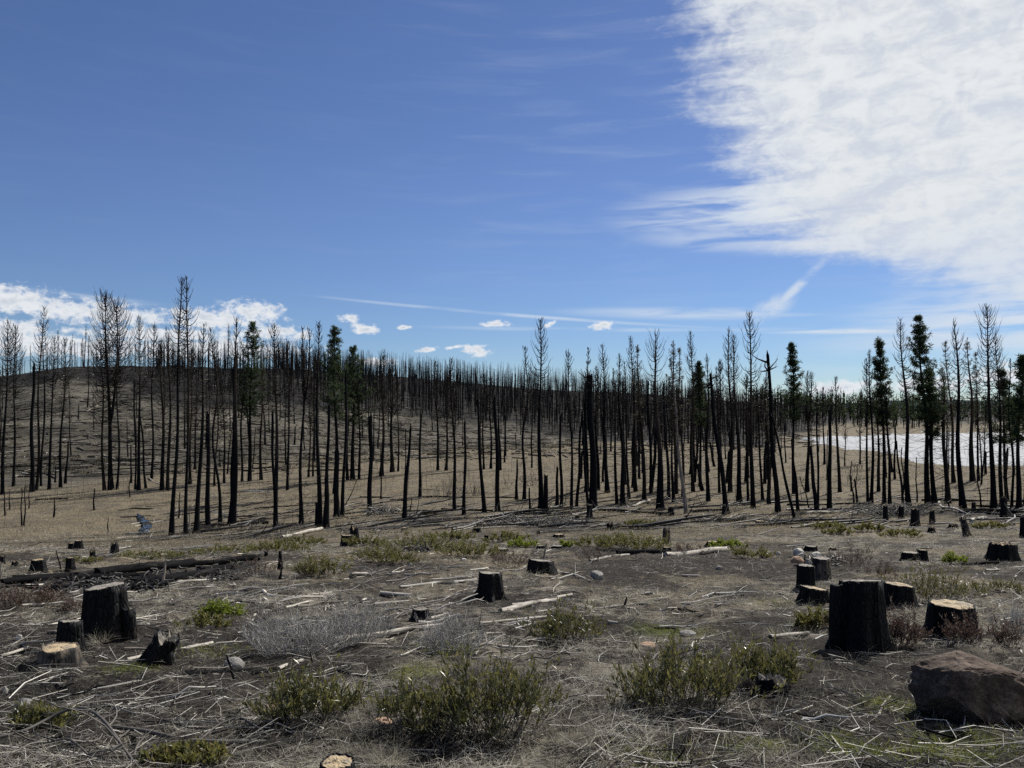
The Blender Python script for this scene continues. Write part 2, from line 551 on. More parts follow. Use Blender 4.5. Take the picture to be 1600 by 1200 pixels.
# stump bark near the camera
m, g, out = material('stump_char')
pos = obj_coord(g)
n = g.noise(g.vscale(pos, 22, 22, 3.5), 1.0, 6, 0.65)
vz = g.n('ShaderNodeTexVoronoi', feature='DISTANCE_TO_EDGE')
g.put(vz.inputs['Vector'], g.vscale(pos, 26, 26, 7))
vz.inputs['Scale'].default_value = 1.0
crack = g.ss(vz.outputs['Distance'], 0.0, 0.18)
n2 = g.noise(pos, 4.0, 4, 0.6)
col = g.ramp(n, [(0.35, (0.0025, 0.003, 0.004)), (0.7, (0.012, 0.0125, 0.015))])
col = g.mix(g.ss(n2, 0.58, 0.72, 0.0, 0.55), col, g.ramp(n, [(0.3, (0.018, 0.014, 0.011)), (0.7, (0.075, 0.055, 0.042))]))
col = g.mix(g.m('SUBTRACT', 1.0, crack), col, (0.003, 0.003, 0.004, 1))
principled(g, out, col, 0.7, g.add(g.mul(n, 0.7), g.mul(crack, 0.6)), 1.0, 0.02, 0.15)

m, g, out = material('stump_bark_grey')
pos = obj_coord(g)
n = g.noise(g.vscale(pos, 22, 22, 3.0), 1.0, 6, 0.65)
n2 = g.noise(pos, 5.0, 4, 0.6)
col = g.ramp(n, [(0.35, (0.03, 0.026, 0.022)), (0.7, (0.20, 0.165, 0.13))])
col = g.mix(g.ss(n2, 0.42, 0.60), col, (0.012, 0.012, 0.013, 1))
principled(g, out, col, 0.8, n, 1.0, 0.02, 0.2)


def cut_mat(name, light, mid, dark, weather):
    m, g, out = material(name)
    pos = obj_coord(g)
    x, y, z = g.sep(pos)
    wob = g.noise(pos, 7.0, 3, 0.6)
    rr = g.m('SQRT', g.add(g.mul(x, x), g.mul(y, y)))
    rings = g.m('SINE', g.mul(g.add(rr, g.mul(wob, 0.035)), 330.0))
    n = g.noise(pos, 26.0, 5, 0.65)
    nb = g.noise(pos, 6.0, 4, 0.6)
    rad = g.m('SINE', g.mul(g.add(g.m('ARCTAN2', y, x), g.mul(wob, 0.8)), 19.0))
    base = g.ramp(n, [(0.3, mid), (0.65, light)])
    base = g.mix(g.ss(rings, 0.2, 1.0, 0.0, 0.35), base, (*dark, 1))
    base = g.mix(g.ss(g.add(rad, nb), 1.28, 1.5, 0.0, 0.6), base, (*dark, 1))
    base = g.mix(g.ss(nb, 0.44, 0.62, 0.0, weather), base, g.ramp(n, [(0.3, (0.10, 0.09, 0.08)), (0.7, (0.26, 0.24, 0.21))]))
    principled(g, out, base, 0.85, g.add(n, g.mul(rings, 0.15)), 0.5, 0.008, 0.2)


cut_mat('cut_tan', (0.42, 0.34, 0.22), (0.27, 0.205, 0.125), (0.10, 0.07, 0.045), 0.7)
cut_mat('cut_grey', (0.30, 0.28, 0.245), (0.17, 0.155, 0.13), (0.08, 0.07, 0.06), 0.8)

# logs
m, g, out = material('log_weathered')
pos = obj_coord(g)
r = rand_obj(g)
n = g.noise(g.vscale(pos, 2.2, 30, 30), 1.0, 6, 0.65)
n2 = g.noise(g.vscale(pos, 1.4, 4, 4), 1.0, 4, 0.6)
col = g.ramp(n, [(0.3, (0.11, 0.10, 0.09)), (0.5, (0.31, 0.285, 0.25)), (0.72, (0.52, 0.49, 0.44))])
col = g.mix(g.ss(g.add(n2, g.mul(g.sub(r, 0.5), 0.22)), 0.54, 0.64, 0.0, 0.95), col, g.ramp(n, [(0.3, (0.008, 0.008, 0.009)), (0.7, (0.05, 0.045, 0.04))]))
principled(g, out, col, 0.85, n, 0.8, 0.012, 0.2)
m, g, out = material('log_charred')
pos = obj_coord(g)
n = g.noise(g.vscale(pos, 3.0, 18, 18), 1.0, 6, 0.65)
n2 = g.noise(g.vscale(pos, 0.9, 3, 3), 1.0, 4, 0.6)
col = g.ramp(n, [(0.3, (0.003, 0.003, 0.004)), (0.7, (0.014, 0.014, 0.015))])
col = g.mix(g.ss(n2, 0.62, 0.76, 0.0, 0.15), col, g.ramp(n, [(0.3, (0.06, 0.055, 0.05)), (0.7, (0.25, 0.23, 0.20))]))
principled(g, out, col, 0.9, n, 1.0, 0.02, 0.03)

# vegetation
def veg(name, stops, trans, f=0.35, rough=0.55, spec=0.35, patch=0):
    m, g, out = material(name)
    r = rand_island(g)
    if patch:
        nn = g.noise(obj_coord(g), patch, 4, 0.6)
        r = g.m('ADD', g.mul(r, 0.55), g.ss(nn, 0.36, 0.64, -0.05, 0.5), clamp=True)
    col = g.ramp(r, stops)
    principled(g, out, col, rough, spec=spec, trans=(g.mix(0.5, col, trans), f))


veg('shrub_leaf', [(0.0, (0.020, 0.024, 0.013)), (0.5, (0.056, 0.060, 0.027)), (0.8, (0.12, 0.118, 0.045)), (1.0, (0.28, 0.25, 0.10))], (0.25, 0.24, 0.07, 1), 0.25, 0.36, 0.45)
veg('shrub_leaf_olive', [(0.0, (0.045, 0.050, 0.018)), (0.6, (0.095, 0.098, 0.034)), (0.9, (0.16, 0.145, 0.055)), (1.0, (0.20, 0.13, 0.065))], (0.24, 0.23, 0.06, 1), 0.35, 0.5, 0.4)
veg('shrub_leaf_bright', [(0.0, (0.07, 0.10, 0.015)), (1.0, (0.17, 0.20, 0.03))], (0.28, 0.33, 0.04, 1), 0.4, 0.5, 0.4)
veg('shrub_leaf_red', [(0.0, (0.03, 0.022, 0.018)), (0.5, (0.085, 0.055, 0.045)), (1.0, (0.22, 0.17, 0.135))], (0.18, 0.11, 0.08, 1), 0.2, 0.6, 0.3)
veg('twig_red', [(0.0, (0.05, 0.03, 0.025)), (1.0, (0.16, 0.11, 0.09))], (0.1, 0.06, 0.05, 1), 0.05, 0.7, 0.3)
veg('twig_grey', [(0.0, (0.17, 0.165, 0.16)), (0.6, (0.36, 0.35, 0.335)), (1.0, (0.58, 0.57, 0.55))], (0.2, 0.2, 0.2, 1), 0.05, 0.7, 0.3)
veg('twig_brown', [(0.0, (0.03, 0.025, 0.021)), (1.0, (0.17, 0.145, 0.12))], (0.1, 0.08, 0.06, 1), 0.05, 0.8, 0.15)
veg('twig_dark', [(0.0, (0.018, 0.017, 0.017)), (1.0, (0.12, 0.11, 0.10))], (0.05, 0.05, 0.04, 1), 0.05, 0.7, 0.3)
veg('litter_twig', [(0.0, (0.01, 0.009, 0.009)), (0.42, (0.03, 0.028, 0.026)), (0.6, (0.22, 0.205, 0.185)), (0.9, (0.48, 0.46, 0.42)), (1.0, (0.62, 0.60, 0.55))], (0.2, 0.18, 0.16, 1), 0.05, 0.75, 0.25)
veg('straw', [(0.0, (0.05, 0.046, 0.038)), (0.45, (0.24, 0.225, 0.185)), (1.0, (0.58, 0.555, 0.48))], (0.42, 0.38, 0.28, 1), 0.35, 0.7, 0.25, 0.9)
veg('straw_meadow', [(0.0, (0.035, 0.031, 0.025)), (0.5, (0.17, 0.142, 0.094)), (1.0, (0.44, 0.37, 0.25))], (0.38, 0.33, 0.22, 1), 0.30, 0.75, 0.2, 0.12)
veg('slope_wood', [(0.0, (0.008, 0.008, 0.008)), (0.7, (0.03, 0.027, 0.025)), (0.85, (0.12, 0.11, 0.10)), (1.0, (0.30, 0.28, 0.25))], (0.1, 0.1, 0.1, 1), 0.0, 0.9, 0.1)
veg('brush_dark', [(0.0, (0.012, 0.011, 0.009)), (0.7, (0.04, 0.04, 0.022)), (1.0, (0.10, 0.09, 0.06))], (0.05, 0.05, 0.03, 1), 0.1, 0.9, 0.1, 0.05)
veg('grass_green', [(0.0, (0.07, 0.08, 0.02)), (1.0, (0.17, 0.18, 0.05))], (0.26, 0.28, 0.06, 1), 0.4, 0.6, 0.3)
veg('needles', [(0.0, (0.014, 0.026, 0.015)), (0.7, (0.036, 0.058, 0.030)), (1.0, (0.07, 0.085, 0.04))], (0.09, 0.12, 0.05, 1), 0.25, 0.8, 0.08)
veg('needles_scorched', [(0.0, (0.016, 0.016, 0.012)), (0.7, (0.045, 0.04, 0.025)), (1.0, (0.09, 0.065, 0.04))], (0.1, 0.08, 0.04, 1), 0.2, 0.6, 0.3)
veg('wood_chip', [(0.0, (0.16, 0.14, 0.12)), (0.5, (0.36, 0.33, 0.29)), (1.0, (0.62, 0.58, 0.51))], (0.2, 0.2, 0.2, 1), 0.0, 0.85, 0.2)
veg('charcoal', [(0.0, (0.006, 0.006, 0.007)), (1.0, (0.04, 0.038, 0.037))], (0.01, 0.01, 0.01, 1), 0.0, 0.6, 0.35)


def rock_mat(name, a, b, c_):
    m, g, out = material(name)
    pos = obj_coord(g)
    n = g.noise(pos, 5.0, 7, 0.68)
    n2 = g.noise(pos, 30.0, 5, 0.7)
    n3 = g.noise(g.vscale(pos, 1, 1, 3), 2.0, 4, 0.6)
    col = g.ramp(g.add(g.mul(n, 0.6), g.mul(n2, 0.4)), [(0.34, a), (0.5, b), (0.68, c_)])
    col = g.mix(g.ss(n3, 0.55, 0.68, 0.0, 0.5), col, (*a, 1))
    principled(g, out, col, 0.9, g.add(n, g.mul(n2, 0.6)), 1.0, 0.03, 0.2)


rock_mat('rock_brown', (0.028, 0.020, 0.016), (0.075, 0.054, 0.042), (0.19, 0.15, 0.12))
rock_mat('rock_pale', (0.28, 0.26, 0.23), (0.45, 0.43, 0.39), (0.62, 0.60, 0.56))
rock_mat('rock_grey', (0.10, 0.095, 0.088), (0.21, 0.20, 0.19), (0.36, 0.35, 0.33))
rock_mat('rock_tan', (0.20, 0.13, 0.085), (0.34, 0.23, 0.16), (0.46, 0.34, 0.25))

m, g, out = material('snow')
pos = obj_coord(g)
n = g.noise(g.vscale(pos, 1, .3, 1), 0.5, 5, 0.7)
n2 = g.noise(g.vscale(pos, 1.0, 0.16, 1.0), 0.7, 7, 0.75)
col = g.mix(g.ss(n2, 0.54, 0.66, 0.0, 0.6), g.ramp(n, [(0.3, (0.20, 0.21, 0.225)), (0.7, (0.36, 0.375, 0.40))]), (0.12, 0.11, 0.10, 1))
principled(g, out, col, 0.8, n2, 0.8, 0.3, 0.1)
m, g, out = material('creek_water')
n = g.noise(obj_coord(g), 3.0, 3, 0.5)
principled(g, out, (0.015, 0.02, 0.022, 1), 0.08, n, 0.15, 0.02, 0.5)
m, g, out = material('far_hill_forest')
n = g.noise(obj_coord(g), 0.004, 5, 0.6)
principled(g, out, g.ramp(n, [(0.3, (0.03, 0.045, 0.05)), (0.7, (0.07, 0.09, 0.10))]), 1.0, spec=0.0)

CHAR = [(*P(a, b), c * P(a, b)[1] / F, max(.3, P(a, b - d)[1] - P(a, b)[1])) for (a, b, c, d) in [(100, 908, 110, 14), (290, 895, 130, 14), (1060, 885, 190, 22), (960, 900, 120, 20), (1230, 885, 90, 16), (850, 820, 90, 10), (640, 885, 110, 10), (250, 1035, 60, 30), (1300, 1150, 160, 30),
                             (1330, 1040, 90, 16), (1210, 1095, 60, 22), (430, 1150, 110, 25), (1100, 1140, 150, 25), (700, 1175, 130, 25), (1500, 800, 130, 10), (960, 980, 120, 18), (120, 1052, 60, 12), (1560, 885, 80, 10), (760, 940, 60, 10)]]


def char_zone(x, y):
    """where the soil is burnt black"""
    wv_ = .7 * (fbm(x * 0.5, y * 0.5, 33, 4) - 0.5)
    out_ = .9 * sstep(fbm(x * .33 + 4, y * .33, 57, 4), .55, .64) * (1 - sstep(np.hypot(x, y), 26, 40))
    for (qx, qy, qz, rx_, ry_) in CHAR:
        out_ = np.maximum(out_, 1 - sstep(np.hypot((x - qx) / rx_, (y - qy) / ry_) + wv_, .45, 1.1))
    return out_


# ------------------------------------------------------------------ the ground sheet
th = np.concatenate([np.linspace(-52, 52, 270), np.linspace(55, 305, 56)])
th = R(1) * th
rr = np.concatenate([[0.0], np.geomspace(0.4, 3.0, 26)[:-1], np.geomspace(3.0, 60, 280), np.geomspace(60.8, 9000, 150)])
TH, RR = np.meshgrid(th, rr)
GX, GY = RR * np.sin(TH), RR * np.cos(TH)
GZ = H(GX, GY)
fine = sstep(RR, 1.0, 4.0) * (1 - sstep(RR, 20, 45))
GZ = GZ + fine * (0.13 * (fbm(GX * 3.1, GY * 3.1, 21, 3) - 0.5) + 0.040 * (vnoise(GX * 13, GY * 13, 25) - 0.5))
nr, nt_ = GX.shape
idx = np.arange(nr * nt_).reshape(nr, nt_)
nx = np.roll(idx, -1, axis=1)
quads = np.stack([idx[:-1], nx[:-1], nx[1:], idx[1:]], -1).reshape(-1, 4)
mb = MB().add(np.stack([GX, GY, GZ], -1), quads)
me = mb.mesh('ground', MAT['ground_soil'])
x, y = GX.ravel(), GY.ravel()
r = np.hypot(x, y)
pxs = np.where(y > 0.5, 800 + F * x / np.maximum(y, 0.5), np.where(x > 0, 2500, -900))
pw = fbm(x * 0.06, y * 0.06, 31, 4) - 0.5
pw2 = fbm(x * 0.5, y * 0.5, 33, 4) - 0.5
# straw meadow: the flat beyond the drop-off, plus patchy straw on the near slope
straw_w = sstep(r + 26 * pw, 36, 52)
straw_w = np.maximum(straw_w, 0.85 * sstep(r + 8 * pw2, 9, 20) * sstep(pw2, -0.08, 0.08))
hill_start = np.interp(pxs, [0, 450, 620, 800, 1000, 1200, 1400, 1600], [88, 92, 118, 125, 140, 240, 330, 330])
hill_w = sstep(r + 30 * pw, hill_start, hill_start * 1.18)
ridge_start = np.interp(pxs, [0, 200, 270, 450, 560, 700, 850, 950, 1190, 1270, 1400, 1600], [222, 200, 178, 164, 168, 184, 168, 150, 150, 240, 400, 400])
ridge_w = sstep(r + 60 * pw, ridge_start, ridge_start * 1.12)
# light tracks and grass showing on the middle slope
col = np.stack([straw_w, hill_w, ridge_w, np.ones_like(r)], -1)
ca = me.color_attributes.new('zone', 'FLOAT_COLOR', 'POINT')
ca.data.foreach_set('color', col.astype(np.float32).ravel())
moss_w = np.zeros_like(r)
for (mx_, my_, rad) in [(1405, 1105, 0.32), (1500, 1165, 0.4), (1020, 1192, 0.3), (1180, 1165, 0.25), (200, 1050, 0.3), (1330, 1165, 0.3), (650, 1055, 0.35), (700, 1010, 0.4), (1050, 985, 0.7)]:
    q = P(mx_, my_)
    moss_w = np.maximum(moss_w, 1 - sstep(np.hypot(x - q[0], y - q[1]) + 0.35 * pw2, rad * 0.3, rad))
at = me.attributes.new('moss', 'FLOAT', 'POINT')
at.data.foreach_set('value', moss_w.astype(np.float32))
char_w = char_zone(x, y)
at = me.attributes.new('charred', 'FLOAT', 'POINT')
at.data.foreach_set('value', char_w.astype(np.float32))
link('ground', me, kind='structure')

rng = np.random.default_rng(7)

# distant hill beyond the plain, to the right
hx = np.linspace(-0.02, 1.0, 120)
prof = np.interp(hx, [0, 0.1, 0.3, 0.45, 0.56, 0.7, 0.85, 1.0], [0, 40, 70, 110, 150, 120, 60, 0]) + 14 * (vnoise(hx * 22, hx * 0, 4) - 0.5)
HX = 1500 + hx * 7800
mb = MB()
v = []
for k, (yy, s_) in enumerate([(8600, 0.0), (9200, 0.45), (10000, 0.85), (10800, 1.0), (12200, 0.8), (14000, 0.0)]):
    v.append(np.stack([HX, np.full_like(HX, yy), -6 + prof * s_], -1))
v = np.array(v)
idx = np.arange(v.shape[0] * v.shape[1]).reshape(v.shape[:2])
mb.add(v, np.stack([idx[:-1, :-1], idx[:-1, 1:], idx[1:, 1:], idx[1:, :-1]], -1).reshape(-1, 4))
link('far_hill', mb.mesh('far_hill', MAT['far_hill_forest']), kind='structure')

# snow field lying on the flat to the right
sx = np.linspace(28, 190, 130); sy = np.linspace(88, 250, 150)
SX, SY = np.meshgrid(sx, sy)
SZ = H(SX, SY)
spx, spy = to_px(SX, SY, SZ)
lowb = np.interp(spx, [1200, 1245, 1290, 1340, 1400, 1430, 1470, 1600, 1900], [670, 683, 694, 702, 710, 722, 726, 726, 726])
topb = np.interp(spx, [1200, 1245, 1300, 1400, 1500, 1700, 1900], [690, 685, 683, 679, 677, 677, 678])
nz = (fbm(SX * 0.25, SY * 0.12, 51, 4) - 0.5)
msk = np.minimum(lowb - spy, spy - topb) + 7 * nz - 12 * (spx < 1235)
msk = np.minimum(msk, (1850 - spx) * 0.05)
SZ = SZ - 0.10 + 0.30 * sstep(msk, -2.5, 2.5) + 0.10 * (fbm(SX * 0.4, SY * 0.4, 55, 3) - 0.5)
idx = np.arange(SX.size).reshape(SX.shape)
q = np.stack([idx[:-1, :-1], idx[:-1, 1:], idx[1:, 1:], idx[1:, :-1]], -1).reshape(-1, 4)
keep = (msk.ravel()[q] > -4).any(axis=1)
mb = MB().add(np.stack([SX, SY, SZ], -1), q[keep])
me = mb.mesh('snow', MAT['snow'])
link('snow', me, kind='stuff', label='white snow patch lying on the flat behind the right-hand pines', category='snow')

# creek glinting in the meadow
cl = [(214, 805, 0.08), (219, 809, 0.22), (222, 814, 0.26), (228, 819, 0.34), (231, 824, 0.30), (226, 830, 0.32), (217, 836, 0.10)]
cp = np.array([[*P(a, b)[:2], c_] for a, b, c_ in cl])
ts = np.linspace(0, len(cp) - 1, 60)
cc = np.stack([np.interp(ts, np.arange(len(cp)), cp[:, k]) for k in range(3)], -1)
ww = cc[:, 2] * (1 + 0.35 * (vnoise(ts * 3, ts * 0, 3) - 0.5))
acr = np.linspace(-1, 1, 7)
V = np.zeros((60, 7, 3))
V[:, :, 0] = cc[:, None, 0] + acr * ww[:, None]
V[:, :, 1] = cc[:, None, 1]
V[:, :, 2] = H(V[:, :, 0], V[:, :, 1]) + 0.11
idx = np.arange(420).reshape(60, 7)
mb = MB().add(V, np.stack([idx[:-1, :-1], idx[:-1, 1:], idx[1:, 1:], idx[1:, :-1]], -1).reshape(-1, 4)[:, ::-1])
link('creek', mb.mesh('creek', MAT['creek_water']), kind='structure')

# ------------------------------------------------------------------ trees
def stem_path(h, dx, rng, bend=0.011, k=16, crook=0.0):
    t = np.linspace(0, 1, k)
    ph = rng.uniform(0, 6.28, 2)
    wob = bend * h * np.sin(t * math.pi) * np.sin(t * rng.uniform(3, 7) + ph[0])
    wob2 = bend * h * np.sin(t * math.pi) * np.sin(t * rng.uniform(3, 7) + ph[1])
    x = dx * t + wob + crook * np.sin(t * 9 + 1) * np.sin(t * math.pi)
    y = rng.uniform(-0.02, 0.02) * h * t + wob2
    return np.stack([x, y, t * h], -1), t


def trunk_shape(mb, path, t, r0, r1, rng, sides=9, flare=0.25, jag=0.0, hf0=0.0, hf1=1.0):
    k = len(path)
    rad = r0 + (r1 - r0) * t ** 0.85
    rad = rad * (1 + flare * np.exp(-t * path[-1, 2] / max(0.35, r0 * 2.2)))
    v, q = batch_tubes(path[None], rad[None], sides)
    v = v.reshape(k, sides, 3)
    ang = np.arange(sides) * 2 * math.pi / sides
    nz = 1 + 0.16 * (vnoise(np.repeat(t[:, None] * 6, sides, 1), np.broadcast_to(np.cos(ang) * 2 + 5, (k, sides)), int(rng.integers(1e6))) - 0.5) * 2
    v = path[:, None] + (v - path[:, None]) * nz[:, :, None]
    if jag > 0:
        v[-1, :, 2] += jag * rng.uniform(-0.3, 1.0, sides) * rng.choice([0.15, 1.0], sides)
    hf = np.repeat(hf0 + (hf1 - hf0) * t, sides)
    vv = np.concatenate([v.reshape(-1, 3), path[-1:] - [0, 0, r1 * 0.5]])
    top = np.arange(sides) + (k - 1) * sides
    tri = np.stack([top, np.roll(top, -1), np.full(sides, k * sides)], -1)
    mb.add(vv, q, tri, ex=np.append(hf, hf[-1]))


def at_path(path, t):
    k = len(path)
    f = t * (k - 1)
    i = np.minimum(f.astype(int), k - 2)
    return path[i] + (path[i + 1] - path[i]) * (f - i)[:, None]


def limb_set(path, ts, length, az_, droop, upturn, rng, k=5, r0=0.02, r1=0.006, wob=0.08):
    """curved branches: start at the stem, leave outward, sag by droop and turn up by upturn"""
    N = len(ts)
    b = at_path(path, ts)
    s = np.linspace(0, 1, k)[None, :]
    out_ = length[:, None] * s * (1 - 0.15 * s)
    zz = length[:, None] * (-droop[:, None] * s + upturn[:, None] * s ** 2.4)
    p = np.zeros((N, k, 3))
    wob_ = wob * length[:, None] * np.sin(s * 3.1 + rng.uniform(0, 6, (N, 1))) * s
    p[:, :, 0] = b[:, None, 0] + out_ * np.cos(az_)[:, None] - wob_ * np.sin(az_)[:, None]
    p[:, :, 1] = b[:, None, 1] + out_ * np.sin(az_)[:, None] + wob_ * np.cos(az_)[:, None]
    p[:, :, 2] = b[:, None, 2] + zz + rng.normal(0, 0.02, (N, k)) * length[:, None] * s
    rad = r0 * (0.5 + 0.5 * np.minimum(1, length[:, None] / 1.0)) * (1 - s) + r1
    return p, rad


def twigs_on(p, rng, per=3, scale=0.35, up=0.5, r=0.007):
    N, k, _ = p.shape
    M_ = N * per
    bi = np.repeat(np.arange(N), per)
    s = rng.uniform(0.3, 0.95, M_)
    f = s * (k - 1)
    i = np.minimum(f.astype(int), k - 2)
    b = p[bi, i] + (p[bi, i + 1] - p[bi, i]) * (f - i)[:, None]
    d = p[bi, i + 1] - p[bi, i]
    L = np.linalg.norm(p[bi, -1] - p[bi, 0], axis=1)
    d /= np.linalg.norm(d, axis=1, keepdims=True) + 1e-9
    side = rng.normal(0, 0.75, (M_, 3)); side[:, 2] = rng.uniform(0, 1, M_) * up
    d = d + side
    d /= np.linalg.norm(d, axis=1, keepdims=True)
    ll = L * scale * rng.uniform(0.4, 1.0, M_)
    s3 = np.linspace(0, 1, 3)[None, :, None]
    q = b[:, None] + d[:, None] * s3 * ll[:, None, None]
    q[:, :, 2] += (s3[:, :, 0] ** 2) * ll[:, None] * up * 0.6
    return q, np.array([r, r * 0.8, r * 0.5])[None].repeat(M_, 0)


def tree_meshes(h, r0, dx, seed, kind='bare', crown=0.45, cr=1.0, fork=None, crook=0.0, detail=1.0, dead=1.0, px_w=0.05):
    """trunk and branch meshes of one tree; px_w is the width of a picture pixel at the tree, it only sets the twig thickness floor"""
    rng = np.random.default_rng(seed)
    tr, br, nd = MB(), MB(), None
    path, t = stem_path(h, dx, rng, crook=crook)
    thin = max(0.005, px_w * 0.115)
    if kind in ('pole', 'snag'):
        trunk_shape(tr, path, t, r0, r0 * rng.uniform(0.45, 0.7), rng, jag=min(0.12 * h, r0 * 3.2), hf1=0.55)
        nb = int(rng.integers(2, 9) * dead * detail) if kind == 'pole' else 0
    else:
        trunk_shape(tr, path, t, r0, 0.018, rng)
        if fork is not None:
            ft, fdx = fork
            b = at_path(path, np.array([ft]))[0]
            n_ = 12
            s = np.linspace(0, 1, n_)
            top = np.array([path[-1, 0] + fdx, path[-1, 1] + 0.2, h * rng.uniform(0.97, 1.0)])
            p2 = b + (top - b) * s[:, None]
            p2[:, 0] += fdx * 0.5 * np.sin(s * math.pi) ** 0.6
            trunk_shape(tr, p2, s, r0 * (1 - ft) ** 0.6 * 0.8, 0.015, rng, flare=0, hf0=ft, hf1=1)
        nb = 0
    sets = []
    if kind in ('pole',) and nb:
        ts = rng.uniform(0.3, 0.97, nb)
        sets.append(limb_set(path, ts, rng.uniform(0.25, 0.9, nb) * cr, rng.uniform(0, 6.28, nb), rng.uniform(-0.2, 0.5, nb), rng.uniform(0, 0.5, nb), rng, 4, 0.018, thin))
    if kind in ('bare', 'green', 'scorched'):
        paths = [path]
        if fork is not None:
            paths.append(p2)
        for ip, pp in enumerate(paths):
            hh = pp[-1, 2] - pp[0, 2]
            lo = crown if ip == 0 else max(0.05, (crown * h - pp[0, 2]) / hh)
            n = int(h * (1 - crown) * (15.0 if kind == 'bare' else 13.0 if kind == 'green' else 10.0) * detail)
            ts = np.sort(rng.uniform(lo, 0.995, n))
            rel = (ts - lo) / (1 - lo)
            prof = (1 - rel) ** 0.62 * (0.55 + 0.45 * np.minimum(1, rel / 0.25)) + 0.05
            L = cr * prof * rng.uniform(0.4, 1.2, n)
            az_ = np.arange(n) * 2.4 + rng.uniform(-0.5, 0.5, n)
            up = 0.55 + 0.75 * rel + rng.uniform(-0.15, 0.3, n)
            if kind != 'bare':
                up = 0.25 + 0.35 * rel + rng.uniform(-0.1, 0.2, n)
                L = cr * ((1 - rel) ** 0.8 * (0.6 + 0.4 * np.minimum(1, rel / 0.2)) + 0.07) * rng.uniform(0.3, 1.2, n)
            dr = 0.28 * (1 - rel) - 0.25 * rel + rng.uniform(-0.08, 0.08, n)
            sets.append(limb_set(pp, ts, L, az_, dr, up, rng, 5, 0.026, thin))
        # dead wood lower down: thin, drooping, uneven
        n = int(h * crown * 8.5 * detail * dead)
        if n:
            ts = rng.uniform(0.10 + 0.12 * (kind != 'bare'), crown * 1.1, n)
            L = rng.uniform(0.25, 1.0, n) ** 1.4 * cr * 1.15
            sets.append(limb_set(path, ts, L, rng.uniform(0, 6.28, n), rng.uniform(0.0, 0.5, n), rng.uniform(0.0, 0.55, n), rng, 4, 0.011, thin * 0.75))
    tips = []
    for si, (p, rad) in enumerate(sets):
        br.tubes(p, rad, 3)
        per = (3 if kind == 'bare' else 2) if si == 0 or (fork and si == 1) else 1
        if detail > 0.5:
            q, rq = twigs_on(p, rng, per, 0.42, 0.7, thin * 0.85)
            br.tubes(q, rq, 3)
        if si == 0:
            tips = (p, q if detail > 0.5 else None)
    if kind in ('green', 'scorched'):
        nd = MB()
        p, q = tips
        pts = []
        for f_ in (0.32, 0.5, 0.66, 0.82, 0.97):
            i = min(int(f_ * 4), 3)
            pts.append(p[:, i] + (p[:, i + 1] - p[:, i]) * (f_ * 4 - i))
        pts.append(q[:, -1])
        pts = np.concatenate(pts)
        if kind == 'scorched':
            pts = pts[rng.random(len(pts)) < 0.5]
        else:
            tt_ = (pts[:, 2] / h - crown) / (1 - crown)
            pts = pts[rng.random(len(pts)) < np.clip(0.88 - 0.25 * tt_, .3, .9)]
        pts = pts + rng.normal(0, 0.05, pts.shape)
        needle_tufts(nd, pts, rng, 17 if kind == 'green' else 8, 0.27 if kind == 'green' else 0.16)
    return tr, br, nd


def needle_tufts(mb, pts, rng, per, size):
    N = len(pts) * per
    b = np.repeat(pts, per, 0)
    d = rng.normal(0, 1, (N, 3)); d[:, 2] = d[:, 2] * 0.8 + 0.35
    d /= np.linalg.norm(d, axis=1, keepdims=True)
    s = rng.normal(0, 1, (N, 3)); s = np.cross(d, s); s /= np.linalg.norm(s, axis=1, keepdims=True) + 1e-9
    L = size * rng.uniform(0.6, 1.2, N)[:, None]
    w_ = size * 0.085
    v = np.stack([b + s * w_ * 0.3, b + d * L * 0.6 + s * w_, b + d * L, b + d * L * 0.6 - s * w_], 1)
    i = np.arange(N)[:, None] * 4
    mb.add(v, i + np.array([[0, 1, 2, 3]]))


ONES = ['', 'first', 'second', 'third', 'fourth', 'fifth', 'sixth', 'seventh', 'eighth', 'ninth', 'tenth', 'eleventh', 'twelfth', 'thirteenth',
        'fourteenth', 'fifteenth', 'sixteenth', 'seventeenth', 'eighteenth', 'nineteenth']
TENS = ['', '', 'twenty', 'thirty', 'forty', 'fifty', 'sixty', 'seventy', 'eighty', 'ninety']
TENTH = ['', '', 'twentieth', 'thirtieth', 'fortieth', 'fiftieth', 'sixtieth', 'seventieth', 'eightieth', 'ninetieth']


def ordinal(n):
    if n >= 100:
        return 'hundredth' if n == 100 else 'hundred-and-' + ordinal(n - 100)
    if n < 20:
        return ONES[n]
    return TENTH[n // 10] if n % 10 == 0 else TENS[n // 10] + '-' + ONES[n % 10]


